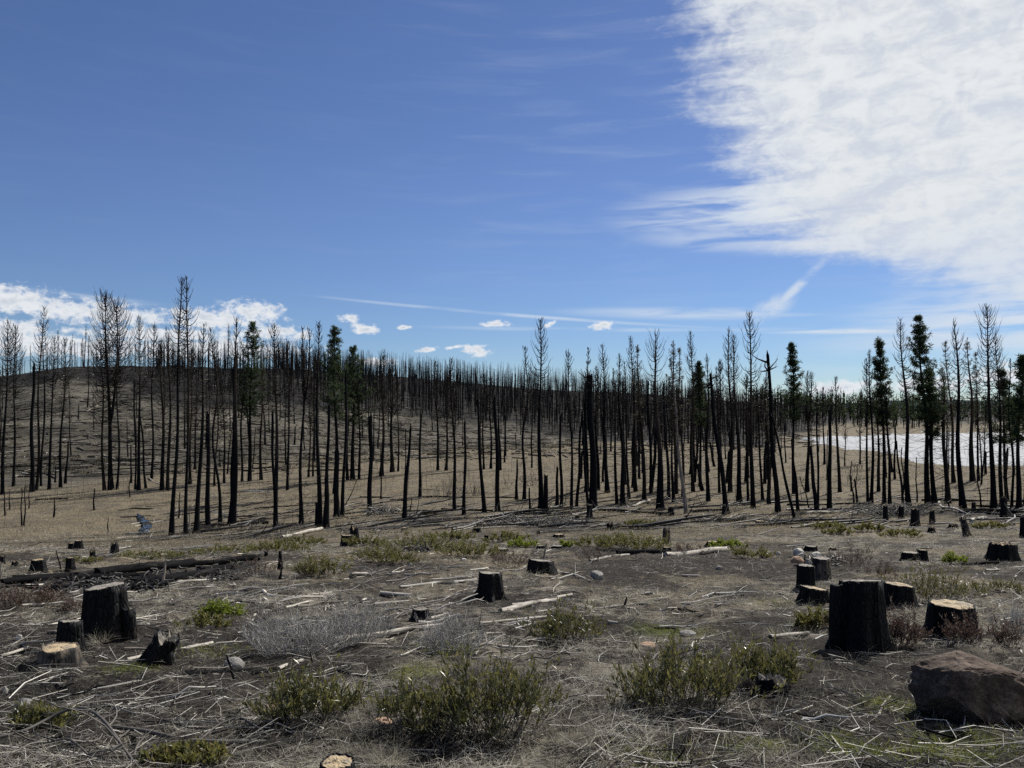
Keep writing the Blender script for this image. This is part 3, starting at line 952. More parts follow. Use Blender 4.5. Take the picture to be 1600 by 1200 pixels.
# base x, base y, top x, top y, base width (px), kind, options
TREES = [
    (4, 773, 9, 503, 6, 'bare', dict(crown=.55, cr=20)), (21, 760, 26, 510, 5, 'bare', dict(crown=.55, cr=17)), (50, 768, 52, 573, 8, 'pole', {}),
    (57, 766, 67, 480, 6, 'bare', dict(crown=.6, cr=14)), (64, 760, 70, 590, 3.5, 'pole', {}), (77, 765, 86, 525, 5, 'bare', dict(crown=.6, cr=13)),
    (86, 754, 87, 727, 3, 'snag', {}), (95, 762, 101, 530, 5, 'bare', dict(crown=.65, cr=13)), (102, 756, 107, 690, 5, 'snag', {}),
    (163, 767, 155, 532, 5, 'bare', dict(crown=.45, cr=26)), (173, 766, 166, 460, 8, 'bare', dict(crown=.52, cr=30, fork=(.34, 14))),
    (183, 765, 186, 520, 5, 'bare', dict(crown=.5, cr=20)), (205, 755, 205, 700, 4, 'snag', {}), (211, 765, 210, 598, 3, 'pole', {}),
    (217, 766, 217, 495, 5.5, 'bare', dict(crown=.55, cr=17)), (228, 763, 219, 640, 4, 'pole', {}), (237, 748, 241, 507, 5, 'bare', dict(crown=.55, cr=15)),
    (253, 766, 252, 530, 7, 'bare', dict(crown=.5, cr=13)), (262, 766, 263, 520, 7, 'bare', dict(crown=.5, cr=14)),
    (268, 836, 283, 433, 7.5, 'bare', dict(crown=.6, cr=18)), (290, 835, 291, 431, 7, 'bare', dict(crown=.58, cr=20)),
    (307, 834, 317, 505, 9, 'bare', dict(crown=.5, cr=17)), (325, 822, 325, 651, 8, 'snag', {}), (344, 817, 331, 512, 6, 'bare', dict(crown=.55, cr=15, crook=.3)),
    (363, 820, 371, 497, 11, 'bare', dict(crown=.55, cr=15)), (366, 819, 366, 580, 7, 'pole', {}), (350, 755, 348, 590, 4, 'bare', dict(crown=.4, cr=10)),
    (378, 752, 380, 545, 5, 'bare', dict(crown=.5, cr=11)), (297, 757, 299, 545, 5, 'bare', dict(crown=.5, cr=14)), (335, 760, 341, 560, 4, 'bare', dict(crown=.4, cr=11)),
    (390, 752, 395, 505, 8, 'green', dict(crown=.42, cr=27)), (408, 750, 410, 560, 5, 'scorched', dict(crown=.4, cr=16)),
    (431, 828, 428, 505, 8, 'bare', dict(crown=.55, cr=20, pale=1)), (430, 827, 425, 647, 7, 'snag', {}), (449, 766, 451, 533, 6.5, 'bare', dict(crown=.45, cr=15)),
    (471, 822, 474, 512, 7.5, 'bare', dict(crown=.6, cr=15, fork=(.62, 8))), (482, 746, 484, 580, 4, 'bare', dict(crown=.4, cr=10)), (489, 745, 490, 572, 3.5, 'bare', dict(crown=.4, cr=9)),
    (500, 825, 497, 503, 8, 'bare', dict(crown=.58, cr=13)), (510, 826, 510, 745, 9, 'snag', {}), (495, 824, 494, 785, 6, 'snag', {}), (510, 775, 514, 633, 6, 'pole', {}),
    (526, 808, 526, 705, 9, 'snag', {}), (535, 807, 541, 582, 7, 'pole', {}), (524, 772, 523, 512, 8, 'green', dict(crown=.45, cr=24)),
    (551, 749, 551, 543, 7, 'green', dict(crown=.42, cr=27)), (543, 750, 539, 600, 5, 'pole', {}), (561, 750, 560, 590, 5, 'bare', dict(crown=.4, cr=14)),
    (578, 803, 579, 652, 8, 'pole', dict(cr=16)), (596, 744, 600, 548, 6.5, 'bare', dict(crown=.35, cr=16)), (613, 738, 612, 562, 6.5, 'bare', dict(crown=.4, cr=13)),
    (595, 780, 595, 700, 3, 'pole', {}), (622, 737, 622, 590, 3.5, 'bare', dict(crown=.4, cr=10)), (632, 813, 641, 671, 8, 'snag', {}), (631, 781, 634, 672, 3, 'pole', {}),
    (656, 779, 658, 648, 5, 'pole', dict(cr=14)), (684, 735, 680, 565, 5, 'bare', dict(crown=.45, cr=13)), (697, 735, 702, 580, 5, 'bare', dict(crown=.4, cr=13)),
    (710, 798, 705, 560, 6.5, 'bare', dict(crown=.45, cr=17)), (725, 804, 726, 660, 5.5, 'pole', dict(cr=12)), (757, 800, 746, 625, 7, 'pole', dict(cr=12)),
    (756, 733, 755, 585, 4.5, 'bare', dict(crown=.5, cr=10)), (767, 732, 766, 590, 4.5, 'bare', dict(crown=.5, cr=10)), (778, 799, 773, 625, 7.5, 'pole', dict(cr=12)),
    (782, 735, 779, 655, 4, 'pole', {}), (807, 781, 808, 721, 6.5, 'snag', {}), (819, 782, 821, 540, 5.5, 'bare', dict(crown=.55, cr=12, crook=.25)),
    (828, 801, 827, 763, 4, 'snag', {}), (831, 731, 831, 655, 3.5, 'pole', {}), (846, 798, 844, 500, 8.5, 'bare', dict(crown=.5, cr=20)), (852, 799, 853, 743, 9, 'snag', {}),
    (870, 790, 871, 733, 6, 'snag', {}), (877, 794, 876, 650, 5, 'pole', {}), (893, 795, 888, 545, 5.5, 'bare', dict(crown=.55, cr=12)), (901, 791, 909, 648, 4.5, 'pole', {}),
    (919, 792, 909, 645, 5, 'pole', {}), (927, 796, 922, 587, 12, 'pole', dict(cr=20, top=1)), (949, 770, 941, 538, 7.5, 'bare', dict(crown=.5, cr=14)),
    (964, 788, 958, 575, 6.5, 'bare', dict(crown=.5, cr=10)), (973, 790, 968, 552, 7, 'bare', dict(crown=.5, cr=10)), (983, 780, 975, 565, 5, 'bare', dict(crown=.5, cr=9)),
    (993, 768, 986, 525, 7.5, 'bare', dict(crown=.5, cr=12)), (1007, 781, 996, 540, 6.5, 'scorched', dict(crown=.5, cr=11)), (1017, 771, 1013, 597, 6, 'pole', {}),
    (1031, 797, 1025, 522, 11, 'bare', dict(crown=.55, cr=26)), (1045, 780, 1037, 600, 7, 'pole', {}), (1053, 786, 1046, 590, 6, 'bare', dict(crown=.4, cr=9)),
    (1056, 772, 1053, 531, 7, 'scorched', dict(crown=.45, cr=15)), (1073, 803, 1046, 560, 6.5, 'bare', dict(crown=.6, cr=9, pale=1)), (1067, 775, 1062, 545, 6, 'scorched', dict(crown=.45, cr=14)),
    (1083, 768, 1079, 519, 6.5, 'bare', dict(crown=.58, cr=13)), (1094, 760, 1092, 568, 6, 'green', dict(crown=.5, cr=15)), (1097, 767, 1090, 725, 6.5, 'snag', {}),
    (1107, 783, 1103, 552, 6.5, 'bare', dict(crown=.55, cr=9)), (1124, 770, 1119, 575, 5.5, 'bare', dict(crown=.45, cr=11)), (1135, 803, 1110, 587, 8.5, 'pole', dict(top=1, cr=14)),
    (1141, 769, 1138, 512, 8, 'bare', dict(crown=.5, cr=13)), (1155, 784, 1146, 523, 8.5, 'bare', dict(crown=.5, cr=14)), (1169, 783, 1167, 690, 4, 'pole', {}),
    (1177, 795, 1171, 487, 8, 'bare', dict(crown=.52, cr=19)), (1192, 782, 1183, 600, 5.5, 'bare', dict(crown=.4, cr=12)), (1201, 788, 1196, 590, 6, 'scorched', dict(crown=.5, cr=12)),
    (1215, 800, 1199, 556, 9, 'pole', dict(cr=20, top=1)), (1242, 812, 1205, 650, 4.5, 'pole', {}), (1247, 799, 1237, 690, 5, 'pole', {}), (1241, 772, 1236, 537, 7, 'green', dict(crown=.5, cr=18)),
    (1261, 768, 1263, 580, 6.5, 'bare', dict(crown=.5, cr=11, fork=(.55, 6))), (1276, 800, 1267, 702, 6.5, 'pole', {}), (1278, 799, 1277, 650, 3.5, 'pole', {}),
    (1296, 797, 1295, 641, 6.5, 'snag', {}), (1288, 726, 1285, 605, 4, 'bare', dict(crown=.5, cr=8)), (1312, 769, 1305, 590, 7.5, 'bare', dict(crown=.5, cr=11)),
    (1340, 787, 1335, 750, 5, 'snag', {}), (1356, 788, 1353, 560, 6.5, 'bare', dict(crown=.5, cr=12)), (1362, 787, 1358, 545, 6, 'bare', dict(crown=.5, cr=10)),
    (1373, 768, 1370, 590, 5.5, 'scorched', dict(crown=.4, cr=13)), (1382, 787, 1375, 530, 8, 'green', dict(crown=.48, cr=17)), (1390, 788, 1384, 600, 5.5, 'bare', dict(crown=.4, cr=10)),
    (1420, 790, 1405, 498, 7, 'bare', dict(crown=.55, cr=15)), (1450, 787, 1435, 495, 9, 'green', dict(crown=.45, cr=25)), (1460, 786, 1449, 575, 9, 'green', dict(crown=.5, cr=15)),
    (1411, 788, 1400, 690, 4, 'pole', {}), (1481, 786, 1474, 575, 8.5, 'scorched', dict(crown=.45, cr=17)), (1505, 796, 1492, 497, 9, 'bare', dict(crown=.52, cr=14)),
    (1490, 754, 1478, 532, 6.5, 'scorched', dict(crown=.5, cr=16)), (1520, 751, 1512, 528, 8, 'scorched', dict(crown=.5, cr=15)), (1529, 751, 1525, 550, 5.5, 'scorched', dict(crown=.45, cr=15)),
    (1553, 796, 1545, 478, 10, 'bare', dict(crown=.5, cr=26)), (1566, 790, 1556, 525, 6, 'bare', dict(crown=.5, cr=16)), (1573, 783, 1565, 580, 7, 'green', dict(crown=.45, cr=19)),
    (1581, 796, 1578, 560, 4.5, 'bare', dict(crown=.5, cr=8)), (1592, 798, 1598, 556, 8, 'green', dict(crown=.45, cr=18)), (1602, 790, 1606, 590, 6, 'bare', dict(crown=.45, cr=14)),
]
TREES.sort(key=lambda a: a[0])
GREEN_LABEL = iter([
    'tall green pine furthest left, with dense dark needles among burnt trunks',
    'narrow green pine whose tip stands highest in the left-centre group',
    'shorter broad green pine just right of the narrow green pine',
    'small green pine tucked deep in the crowded burnt stand',
    'lone green pine with thin crown beside the gap above the snow',
    'green pine with tufted crown at the left of the snow patch',
    'tallest green pine, standing in front of the white snow patch',
    'shorter green pine overlapping the tallest one on its right',
    'dense green pine behind the tall bare tree near the frame edge',
    'green pine cut by the right edge of the photo',
])
NTREE = 0
pick = {'bare': 0, 'pole': 0, 'snag': 0, 'scorched': 0}


def build_tree(name, label, cat, group, loc, meshes, mats, rz=0.0, leaf_name='crown'):
    o = thing(name, label, cat, loc, group, rz)
    tr, br, nd = meshes
    link('trunk', tr.mesh('trunk', MAT[mats[0]], attr='hf') if isinstance(tr, MB) else tr, o)
    if br is not None and (not isinstance(br, MB) or br.n):
        link('branches' if nd is not None else 'crown', br.mesh('branches', MAT[mats[1]]) if isinstance(br, MB) else br, o, kind='stuff')
    if nd is not None:
        link(leaf_name, nd.mesh('needles', MAT[mats[2]]) if isinstance(nd, MB) else nd, o, kind='stuff')
    return o


near_xy = []
for i, (bx, by, tx, ty, wpx, kind, opt) in enumerate(TREES):
    opt = dict(opt)
    p = P(bx, by)
    s = p[1] / F
    near_xy.append(p[:2])
    h = (by - ty) * s
    dx = (tx - bx) * s
    pale = opt.pop('pale', 0); topb = opt.pop('top', 0)
    if 'fork' in opt:
        opt['fork'] = (opt['fork'][0], opt['fork'][1] * s)
    cr = opt.pop('cr', 10) * s * (1.5 if kind in ('green', 'scorched') else 1.5)
    opt['crook'] = opt.get('crook', 0.0)
    opt.setdefault('crown', 0.5)
    ms = tree_meshes(h, wpx * s * 0.5 * np.random.default_rng(i).uniform(.85, 1.18) * (1.0 if by > 788 else .88), dx, 100 + i, kind, cr=cr, detail=1.0, px_w=s * 1.56, **opt)
    if topb:      # a few bent limbs left at the broken top
        r2 = np.random.default_rng(900 + i)
        pth = np.array([[0, 0, 0], [dx, 0, h]], float)
        n = 6
        pp, rad = limb_set(np.linspace(pth[0], pth[1], 8), r2.uniform(.86, .99, n), r2.uniform(.5, 1, n) * cr, np.array([0.2, 3.3, 2.9, 0.6, 1.5, 4.5]), r2.uniform(-.5, .2, n), r2.uniform(0, .5, n), r2, 6, 0.06, 0.012, 0.2)
        ms[1].tubes(pp, rad, 4)
        q_, rq = twigs_on(pp, r2, 4, .4, .5, .008)
        ms[1].tubes(q_, rq, 3)
    hm = (by - ty)
    place = f'{ordinal(i + 1)} trunk counted from the photo\'s left edge'
    lean = ' leaning left' if tx - bx < -12 else (' leaning right' if tx - bx > 9 else '')
    if kind == 'green':
        build_tree('pine_tree', next(GREEN_LABEL), 'pine tree', 'green pines that survived the fire', p, ms, ('char_bark', 'bare_branch', 'needles'))
    elif kind == 'scorched':
        build_tree('scorched_pine', f'scorched pine with sparse brownish needles, {place}', 'burnt tree', 'scorched pines with some needles left', p, ms, ('scorched_bark', 'bare_branch', 'needles_scorched'))
    elif kind == 'bare':
        size = 'very tall' if hm > 300 else ('tall' if hm > 240 else 'slender')
        extra = 'forked ' if 'fork' in opt else ''
        build_tree('burnt_tree', f'{size} {extra}bare burnt tree{lean}, {place}', 'burnt tree', 'bare burnt trees along the clearing', p, ms,
                   ('pale_snag_wood' if pale and bx > 1000 else ('scorched_bark' if by < 770 and i % 3 == 0 else 'char_bark'), 'bare_branch'))
    else:
        size = 'short charred' if hm < 110 else 'black charred'
        build_tree('burnt_snag', f'{size} snag with broken top{lean}, {place}', 'burnt tree', 'broken burnt snags along the clearing', p, ms, ('char_black', 'bare_branch'))
near_xy = np.array(near_xy)

# prototypes for the trees standing farther back
PROTO = []
for k in range(9):
    kd = 'bare' if k < 7 else 'scorched'
    h = [9, 10.5, 12, 13.5, 11, 8, 12.5, 11.5, 10][k]
    ms = tree_meshes(h, 0.15 + 0.012 * (h - 9), 0.25 * (k % 3 - 1), 500 + k, kd, crown=[.35, .45, .5, .45, .4, .3, .5, .45, .4][k], cr=[.9, .8, 1.0, 1.1, .8, .9, .7, 1.0, .9][k], detail=0.9, px_w=0.13)
    mats = ('char_bark', 'bare_branch', 'needles_scorched')
    PROTO.append((h, ms[0].mesh('trunk', MAT[mats[0]], attr='hf'), ms[1].mesh('branches', MAT[mats[1]]), ms[2].mesh('needles', MAT[mats[2]]) if ms[2] else None))
SNAGS = []
for k in range(4):
    h = [4.5, 6.5, 8, 3][k]
    ms = tree_meshes(h, 0.16, 0.3 * (k % 2), 600 + k, 'pole', detail=1.0, px_w=0.12)
    SNAGS.append((h, ms[0].mesh('trunk', MAT['char_black'], attr='hf'), ms[1].mesh('branches', MAT['bare_branch']) if ms[1].n else None, None))

rng = np.random.default_rng(42)


def scatter_trees(n, pxr, yr, label, group, snag=0.2, hs=(0.8, 1.15), mind=1.6, only=None):
    made = 0; tries = 0
    placed = []; objs = []
    while made < n and tries < n * 30:
        tries += 1
        Y = rng.uniform(*yr)
        px = rng.uniform(*pxr)
        X = (px - 800) / F * Y
        if only is not None and not only(px, Y):
            continue
        allp = np.concatenate([near_xy, np.array(placed).reshape(-1, 2)]) if placed else near_xy
        if np.min(np.hypot(allp[:, 0] - X, allp[:, 1] - Y)) < mind:
            continue
        placed.append((X, Y))
        pr = SNAGS[rng.integers(4)] if rng.random() < snag else PROTO[rng.integers(len(PROTO)) if rng.random() < 0.55 else rng.integers(7)]
        o = thing('burnt_tree', label, 'burnt tree', (X, Y, float(H(X, Y)) - 0.05), group, rng.uniform(0, 6.28))
        o.rotation_euler = (rng.normal(0, 0.03), rng.normal(0, 0.035), rng.uniform(0, 6.28))
        sc_ = rng.uniform(*hs); fat = sc_ * rng.uniform(.6, 1.0) * (1.25 if pxr[0] == 900 else 1.0)
        o.scale = (fat, fat, sc_)
        link('trunk', pr[1], o)
        if pr[2]:
            link('branches' if pr[3] else 'crown', pr[2], o, kind='stuff')
        if pr[3]:
            link('needles', pr[3], o, kind='stuff')
        made += 1
        objs.append((px, o))
    for k, (_, o) in enumerate(sorted(objs, key=lambda a: a[0])):
        o['label'] = label + f', {ordinal(k + 1)} from the left'
    return placed


scatter_trees(74, (900, 1215), (66, 150), 'thin charred tree in the crowded burnt stand behind the front trunks', 'crowded burnt trees right of centre', 0.3, (0.6, 1.12), 1.4)
scatter_trees(20, (395, 600), (84, 170), 'thin burnt tree behind the green pines at left of centre', 'burnt trees behind the green pines', 0.2, (0.75, 1.05))
scatter_trees(16, (600, 880), (100, 190), 'thin burnt tree standing alone on the open middle slope', 'scattered burnt trees on the middle slope', 0.45, (0.7, 1.0), 3)
scatter_trees(15, (1330, 1640), (66, 100), 'thin burnt tree between the pines beside the snow patch', 'burnt trees beside the snow patch', 0.25, (0.8, 1.1), 1.4)
scatter_trees(10, (1200, 1330), (75, 130), 'thin burnt tree in the open gap left of the snow', 'burnt trees in the gap before the snow', 0.4, (0.6, 0.85), 2)
scatter_trees(18, (180, 400), (80, 150), 'thin burnt tree crowding behind the tall pair on the hillside', 'burnt trees at the foot of the left hill', 0.25, (0.7, 1.0), 1.6)
scatter_trees(14, (-60, 180), (85, 180), 'thin burnt tree on the far left hillside', 'burnt trees on the left hillside', 0.35, (0.6, 0.95), 3)
scatter_trees(44, (60, 460), (248, 300), 'small burnt tree along the skyline of the left hill', 'skyline trees of the left hill', 0.0, (0.75, 1.15), 2)

# massed far woods: too many to count
def mass_tree(mb, X, Y, Z, h, rng, green):
    w_ = 0.10 if not green else 0.16
    k = 3
    path = np.stack([np.linspace(0, rng.normal(0, .15), k), np.linspace(0, rng.normal(0, .15), k), np.linspace(-0.3, h, k)], -1)
    mb[0].tubes(path[None] + [X, Y, Z], np.array([[w_, w_ * .7, 0.03]]), 4)
    n = int(18 if not green else 18)
    t = rng.uniform(0.22 if green else 0.3, 0.97, n)
    L = (0.25 + (1 - t) * (1.7 if green else 1.2)) * rng.uniform(.5, 1.1, n)
    a = rng.uniform(0, 6.28, n)
    b = np.stack([np.zeros(n), np.zeros(n), t * h], -1) + [X, Y, Z]
    e = b + np.stack([np.cos(a) * L, np.sin(a) * L, L * rng.uniform(-.1, .6, n)], -1)
    if green:
        s = 0.34
        mid = (b + e) / 2
        pr = np.stack([-np.sin(a), np.cos(a), np.zeros(n)], -1)
        up = np.array([0, 0, 1.0])
        v = np.stack([b, mid + pr * s + up * .1, e, mid - pr * s - up * .15], 1)
        v2 = np.stack([b + up * .25, mid + up * .55, e, mid - up * .35], 1)
        i = np.arange(n)[:, None] * 4
        mb[1].add(v, i + [[0, 1, 2, 3]]); mb[1].add(v2, i + [[0, 1, 2, 3]])
    else:
        pr = np.array([0, 0, 0.035])
        v = np.stack([b - pr, b + pr, e + pr * .4], 1)
        v2 = np.stack([b - [.03, .03, 0], b + [.03, .03, 0], e], 1)
        i = np.arange(n)[:, None] * 3
        mb[0].add(v, None, i + [[0, 1, 2]]); mb[0].add(v2, None, i + [[0, 1, 2]])


rm = (MB(), MB())
cnt = 0
while cnt < 3400:
    px = rng.uniform(430, 1330)
    Y = rng.uniform(150, np.interp(px, [430, 560, 640, 800, 900, 1000, 1100, 1330], [320, 345, 362, 362, 385, 425, 440, 470]))
    X = (px - 800) / F * Y
    start = np.interp(px, [430, 560, 700, 850, 950, 1190, 1260, 1330], [250, 225, 195, 172, 152, 152, 220, 330])
    if Y < start + 40 * (rng.random() - 0.5) + 30 * (fbm(X * .03, Y * .03, 71, 2) - .5):
        continue
    mass_tree(rm, X, Y, float(H(X, Y)), rng.uniform(6, 11.5), rng, False)
    cnt += 1
cnt = 0
while cnt < 620:
    px = rng.uniform(-120, 560) if cnt < 200 else rng.uniform(230, 600)
    lo_ = np.interp(px, [-120, 180, 260, 420, 600], [240, 232, 190, 172, 190])
    Y = rng.uniform(lo_, 315)
    if cnt >= 200 and Y > 262:
        continue
    X = (px - 800) / F * Y
    mass_tree(rm, X, Y, float(H(X, Y)), rng.uniform(5, 11.5), rng, False)
    cnt += 1
link('burnt_forest', rm[0].mesh('burnt_forest', MAT['far_char']), kind='stuff', label='dark mass of burnt trees covering the far ridge', category='forest')
gm = (MB(), MB())
cnt = 0
while cnt < 1500:
    Y = 225 + 700 * rng.random() ** 1.8; px = rng.uniform(1170, 1900)
    X = (px - 800) / F * Y
    start = np.interp(px, [1170, 1250, 1330, 1700], [330, 270, 235, 225])
    if Y < start + 50 * fbm(X * .02, Y * .02, 73, 2):
        continue
    mass_tree(gm, X, Y, float(H(X, Y)), rng.uniform(8, 14), rng, rng.random() < 0.7)
    cnt += 1
fo = link('distant_forest', gm[1].mesh('distant_forest', MAT['needles']), kind='stuff', label='distant green conifer forest beyond the snow patch at right', category='forest')
link('trunks', gm[0].mesh('trunks', MAT['bare_branch']), fo, kind='stuff')

# ------------------------------------------------------------------ stumps
def Hf(x, y):
    r = np.hypot(x, y)
    fine = sstep(r, 1.0, 4.0) * (1 - sstep(r, 20, 45))
    return H(x, y) + fine * (0.13 * (fbm(x * 3.1, y * 3.1, 21, 3) - 0.5) + 0.040 * (vnoise(x * 13, y * 13, 25) - 0.5))


OCC = []        # (x, y, r): ground kept clear of scatter


def stump(px, by, ty, wpx, label, cut='cut_tan', tilt=(0.0, 0.0), jag=0.0, flare=0.35, bark='stump_char', taper=0.88, lean=(0.0, 0.0), sides=44, seed=None, slab=None, group='sawn and burnt stumps in the clearing', name='tree_stump', round_=1.0):
    p = P(px, by)
    s = p[1] / F
    r0 = wpx * s * 0.5
    h = max(0.03, (by - ty) * s * 0.96)
    cx, cy = p[0] + (px - 800) / F * r0, p[1] + r0 * 0.9
    cz = float(H(cx, cy))
    h = h + (p[2] - cz) * 0.8 + r0 * 0.10
    rg = np.random.default_rng(seed if seed is not None else int(px * 7 + by * 13))
    if s * 1.0 > 0.03:
        sides = 16
    o = thing(name, label, 'stump', (cx, cy, cz), group)
    OCC.append((cx, cy, r0 * 1.05))
    zs = np.concatenate([[-0.12], np.linspace(0.0, 1.0, 8) ** 1.15 * h])
    ang = np.arange(sides) * 2 * math.pi / sides
    sd_ = int(rg.integers(1e6))
    lob = 1 + 0.17 * round_ * (fbm(np.cos(ang) * 1.3 + 9, np.sin(ang) * 1.3 + 4, sd_, 3) - 0.5) * 2
    root = np.maximum(0, np.cos(ang * rg.integers(3, 6) + rg.uniform(0, 6)))
    groove = rg.random(sides) * 2 * round_
    V = np.zeros((len(zs), sides, 3))
    for k, z in enumerate(zs):
        f = max(0.0, z / h)
        e = math.exp(-max(z, 0) / (0.28 * h + 0.02))
        rad = r0 * (1 - (1 - taper) * f) * lob * (1 + flare * e * (0.35 + 0.9 * root))
        rid = 1 + 0.09 * (groove - .7) + 0.10 * (vnoise(ang * sides / 6.3 * 0.8 + 3, np.full(sides, z * 3 / max(h, .2) + sd_ % 97), sd_) - 0.5)
        rad = rad * rid
        V[k, :, 0] = np.cos(ang) * rad + lean[0] * f * h
        V[k, :, 1] = np.sin(ang) * rad + lean[1] * f * h
        V[k, :, 2] = z
    fz = np.clip(zs / h, 0, 1)
    sdb = r0 * .3
    tz = (tilt[0] * V[:, :, 0] + tilt[1] * V[:, :, 1])
    V[:, :, 2] += tz * (fz ** 2)[:, None]
    V[-1, :, 2] += (0.5 * sdb * (fbm(np.cos(ang) * 1.8 + 1, np.sin(ang) * 1.8, sd_ + 9, 3) - .5)) * min(1.0, h / .3)
    if jag:
        V[-1, :, 2] += jag * h * (fbm(np.cos(ang) * 2.2 + 3, np.sin(ang) * 2.2, sd_ + 3, 2) - 0.55) * 2.4
        V[-1, :, 2] += jag * h * 0.45 * rg.uniform(-0.4, 1, sides)
    idx = np.arange(V.shape[0] * sides).reshape(-1, sides)
    q = np.stack([idx[:-1], np.roll(idx[:-1], -1, 1), np.roll(idx[1:], -1, 1), idx[1:]], -1).reshape(-1, 4)
    mb = MB().add(V, q)
    # rim rolls inward to the cut
    rim = V[-1].copy()
    c0 = rim.mean(0)
    inn = c0 + (rim - c0) * 0.93
    inn[:, 2] = rim[:, 2] - (0.012 if not jag else 0.35 * jag * h)
    n0 = mb.n
    mb.add(inn)
    top = idx[-1]
    ii = n0 + np.arange(sides)
    mb.q.append(np.stack([top, np.roll(top, -1), np.roll(ii, -1), ii], -1))
    link('bark', mb.mesh('bark', MAT[bark]), o)
    # cut face: concentric rings, slightly rough
    rings = [0.95, 0.75, 0.5, 0.25]
    W = []
    for f in rings:
        rv = c0 + (inn - c0) * f
        rv[:, 2] = (c0[2] if jag else 0) + (inn[:, 2] - (c0[2] if jag else 0)) * (f if jag else 1.0) if jag else (tilt[0] * rv[:, 0] + tilt[1] * rv[:, 1]) + h - 0.006
        rv[:, 2] += 0.006 * rg.normal(0, 1, sides) * (0.4 if not jag else 3)
        W.append(rv)
    W = np.array(W)
    W[0] = inn + [0, 0, 0.001]
    ix = np.arange(len(rings) * sides).reshape(-1, sides)
    q = np.stack([ix[:-1], np.roll(ix[:-1], -1, 1), np.roll(ix[1:], -1, 1), ix[1:]], -1).reshape(-1, 4)
    cen = W[-1].mean(0)
    tri = np.stack([ix[-1], np.roll(ix[-1], -1), np.full(sides, len(rings) * sides)], -1)
    mc = MB().add(np.concatenate([W.reshape(-1, 3), cen[None]]), q, tri)
    link('broken_top' if jag else 'cut_face', mc.mesh('cut_face', MAT[cut], smooth=False), o)
    if slab:      # a slab of trunk left standing against the side: (side offset in radii, depth offset, width in radii, height fraction)
        ox, oy, sw, sh = slab
        n = 10
        a2 = np.arange(n) * 2 * math.pi / n
        lay = []
        for z in (-0.1, 0.25, 0.6, 1.0):
            rr_ = r0 * sw * (1.15 - 0.2 * max(z, 0)) * (1 + 0.25 * (vnoise(np.cos(a2) * 2 + 7, np.sin(a2) * 2 + z * 3, 77) - 0.5))
            lay.append(np.stack([ox * r0 + np.cos(a2) * rr_, oy * r0 + np.sin(a2) * rr_ * 0.8, np.full(n, z * h * sh) + (z == 1.0) * rg.normal(0, 0.02, n)], -1))
        lay = np.array(lay)
        i2 = np.arange(lay.size // 3).reshape(-1, n)
        q = np.stack([i2[:-1], np.roll(i2[:-1], -1, 1), np.roll(i2[1:], -1, 1), i2[1:]], -1).reshape(-1, 4)
        ms = MB().add(np.concatenate([lay.reshape(-1, 3), lay[-1].mean(0)[None]]), q, np.stack([i2[-1], np.roll(i2[-1], -1), np.full(n, lay.size // 3)], -1))
        link('side_slab', ms.mesh('side_slab', MAT[bark]), o)
    return o


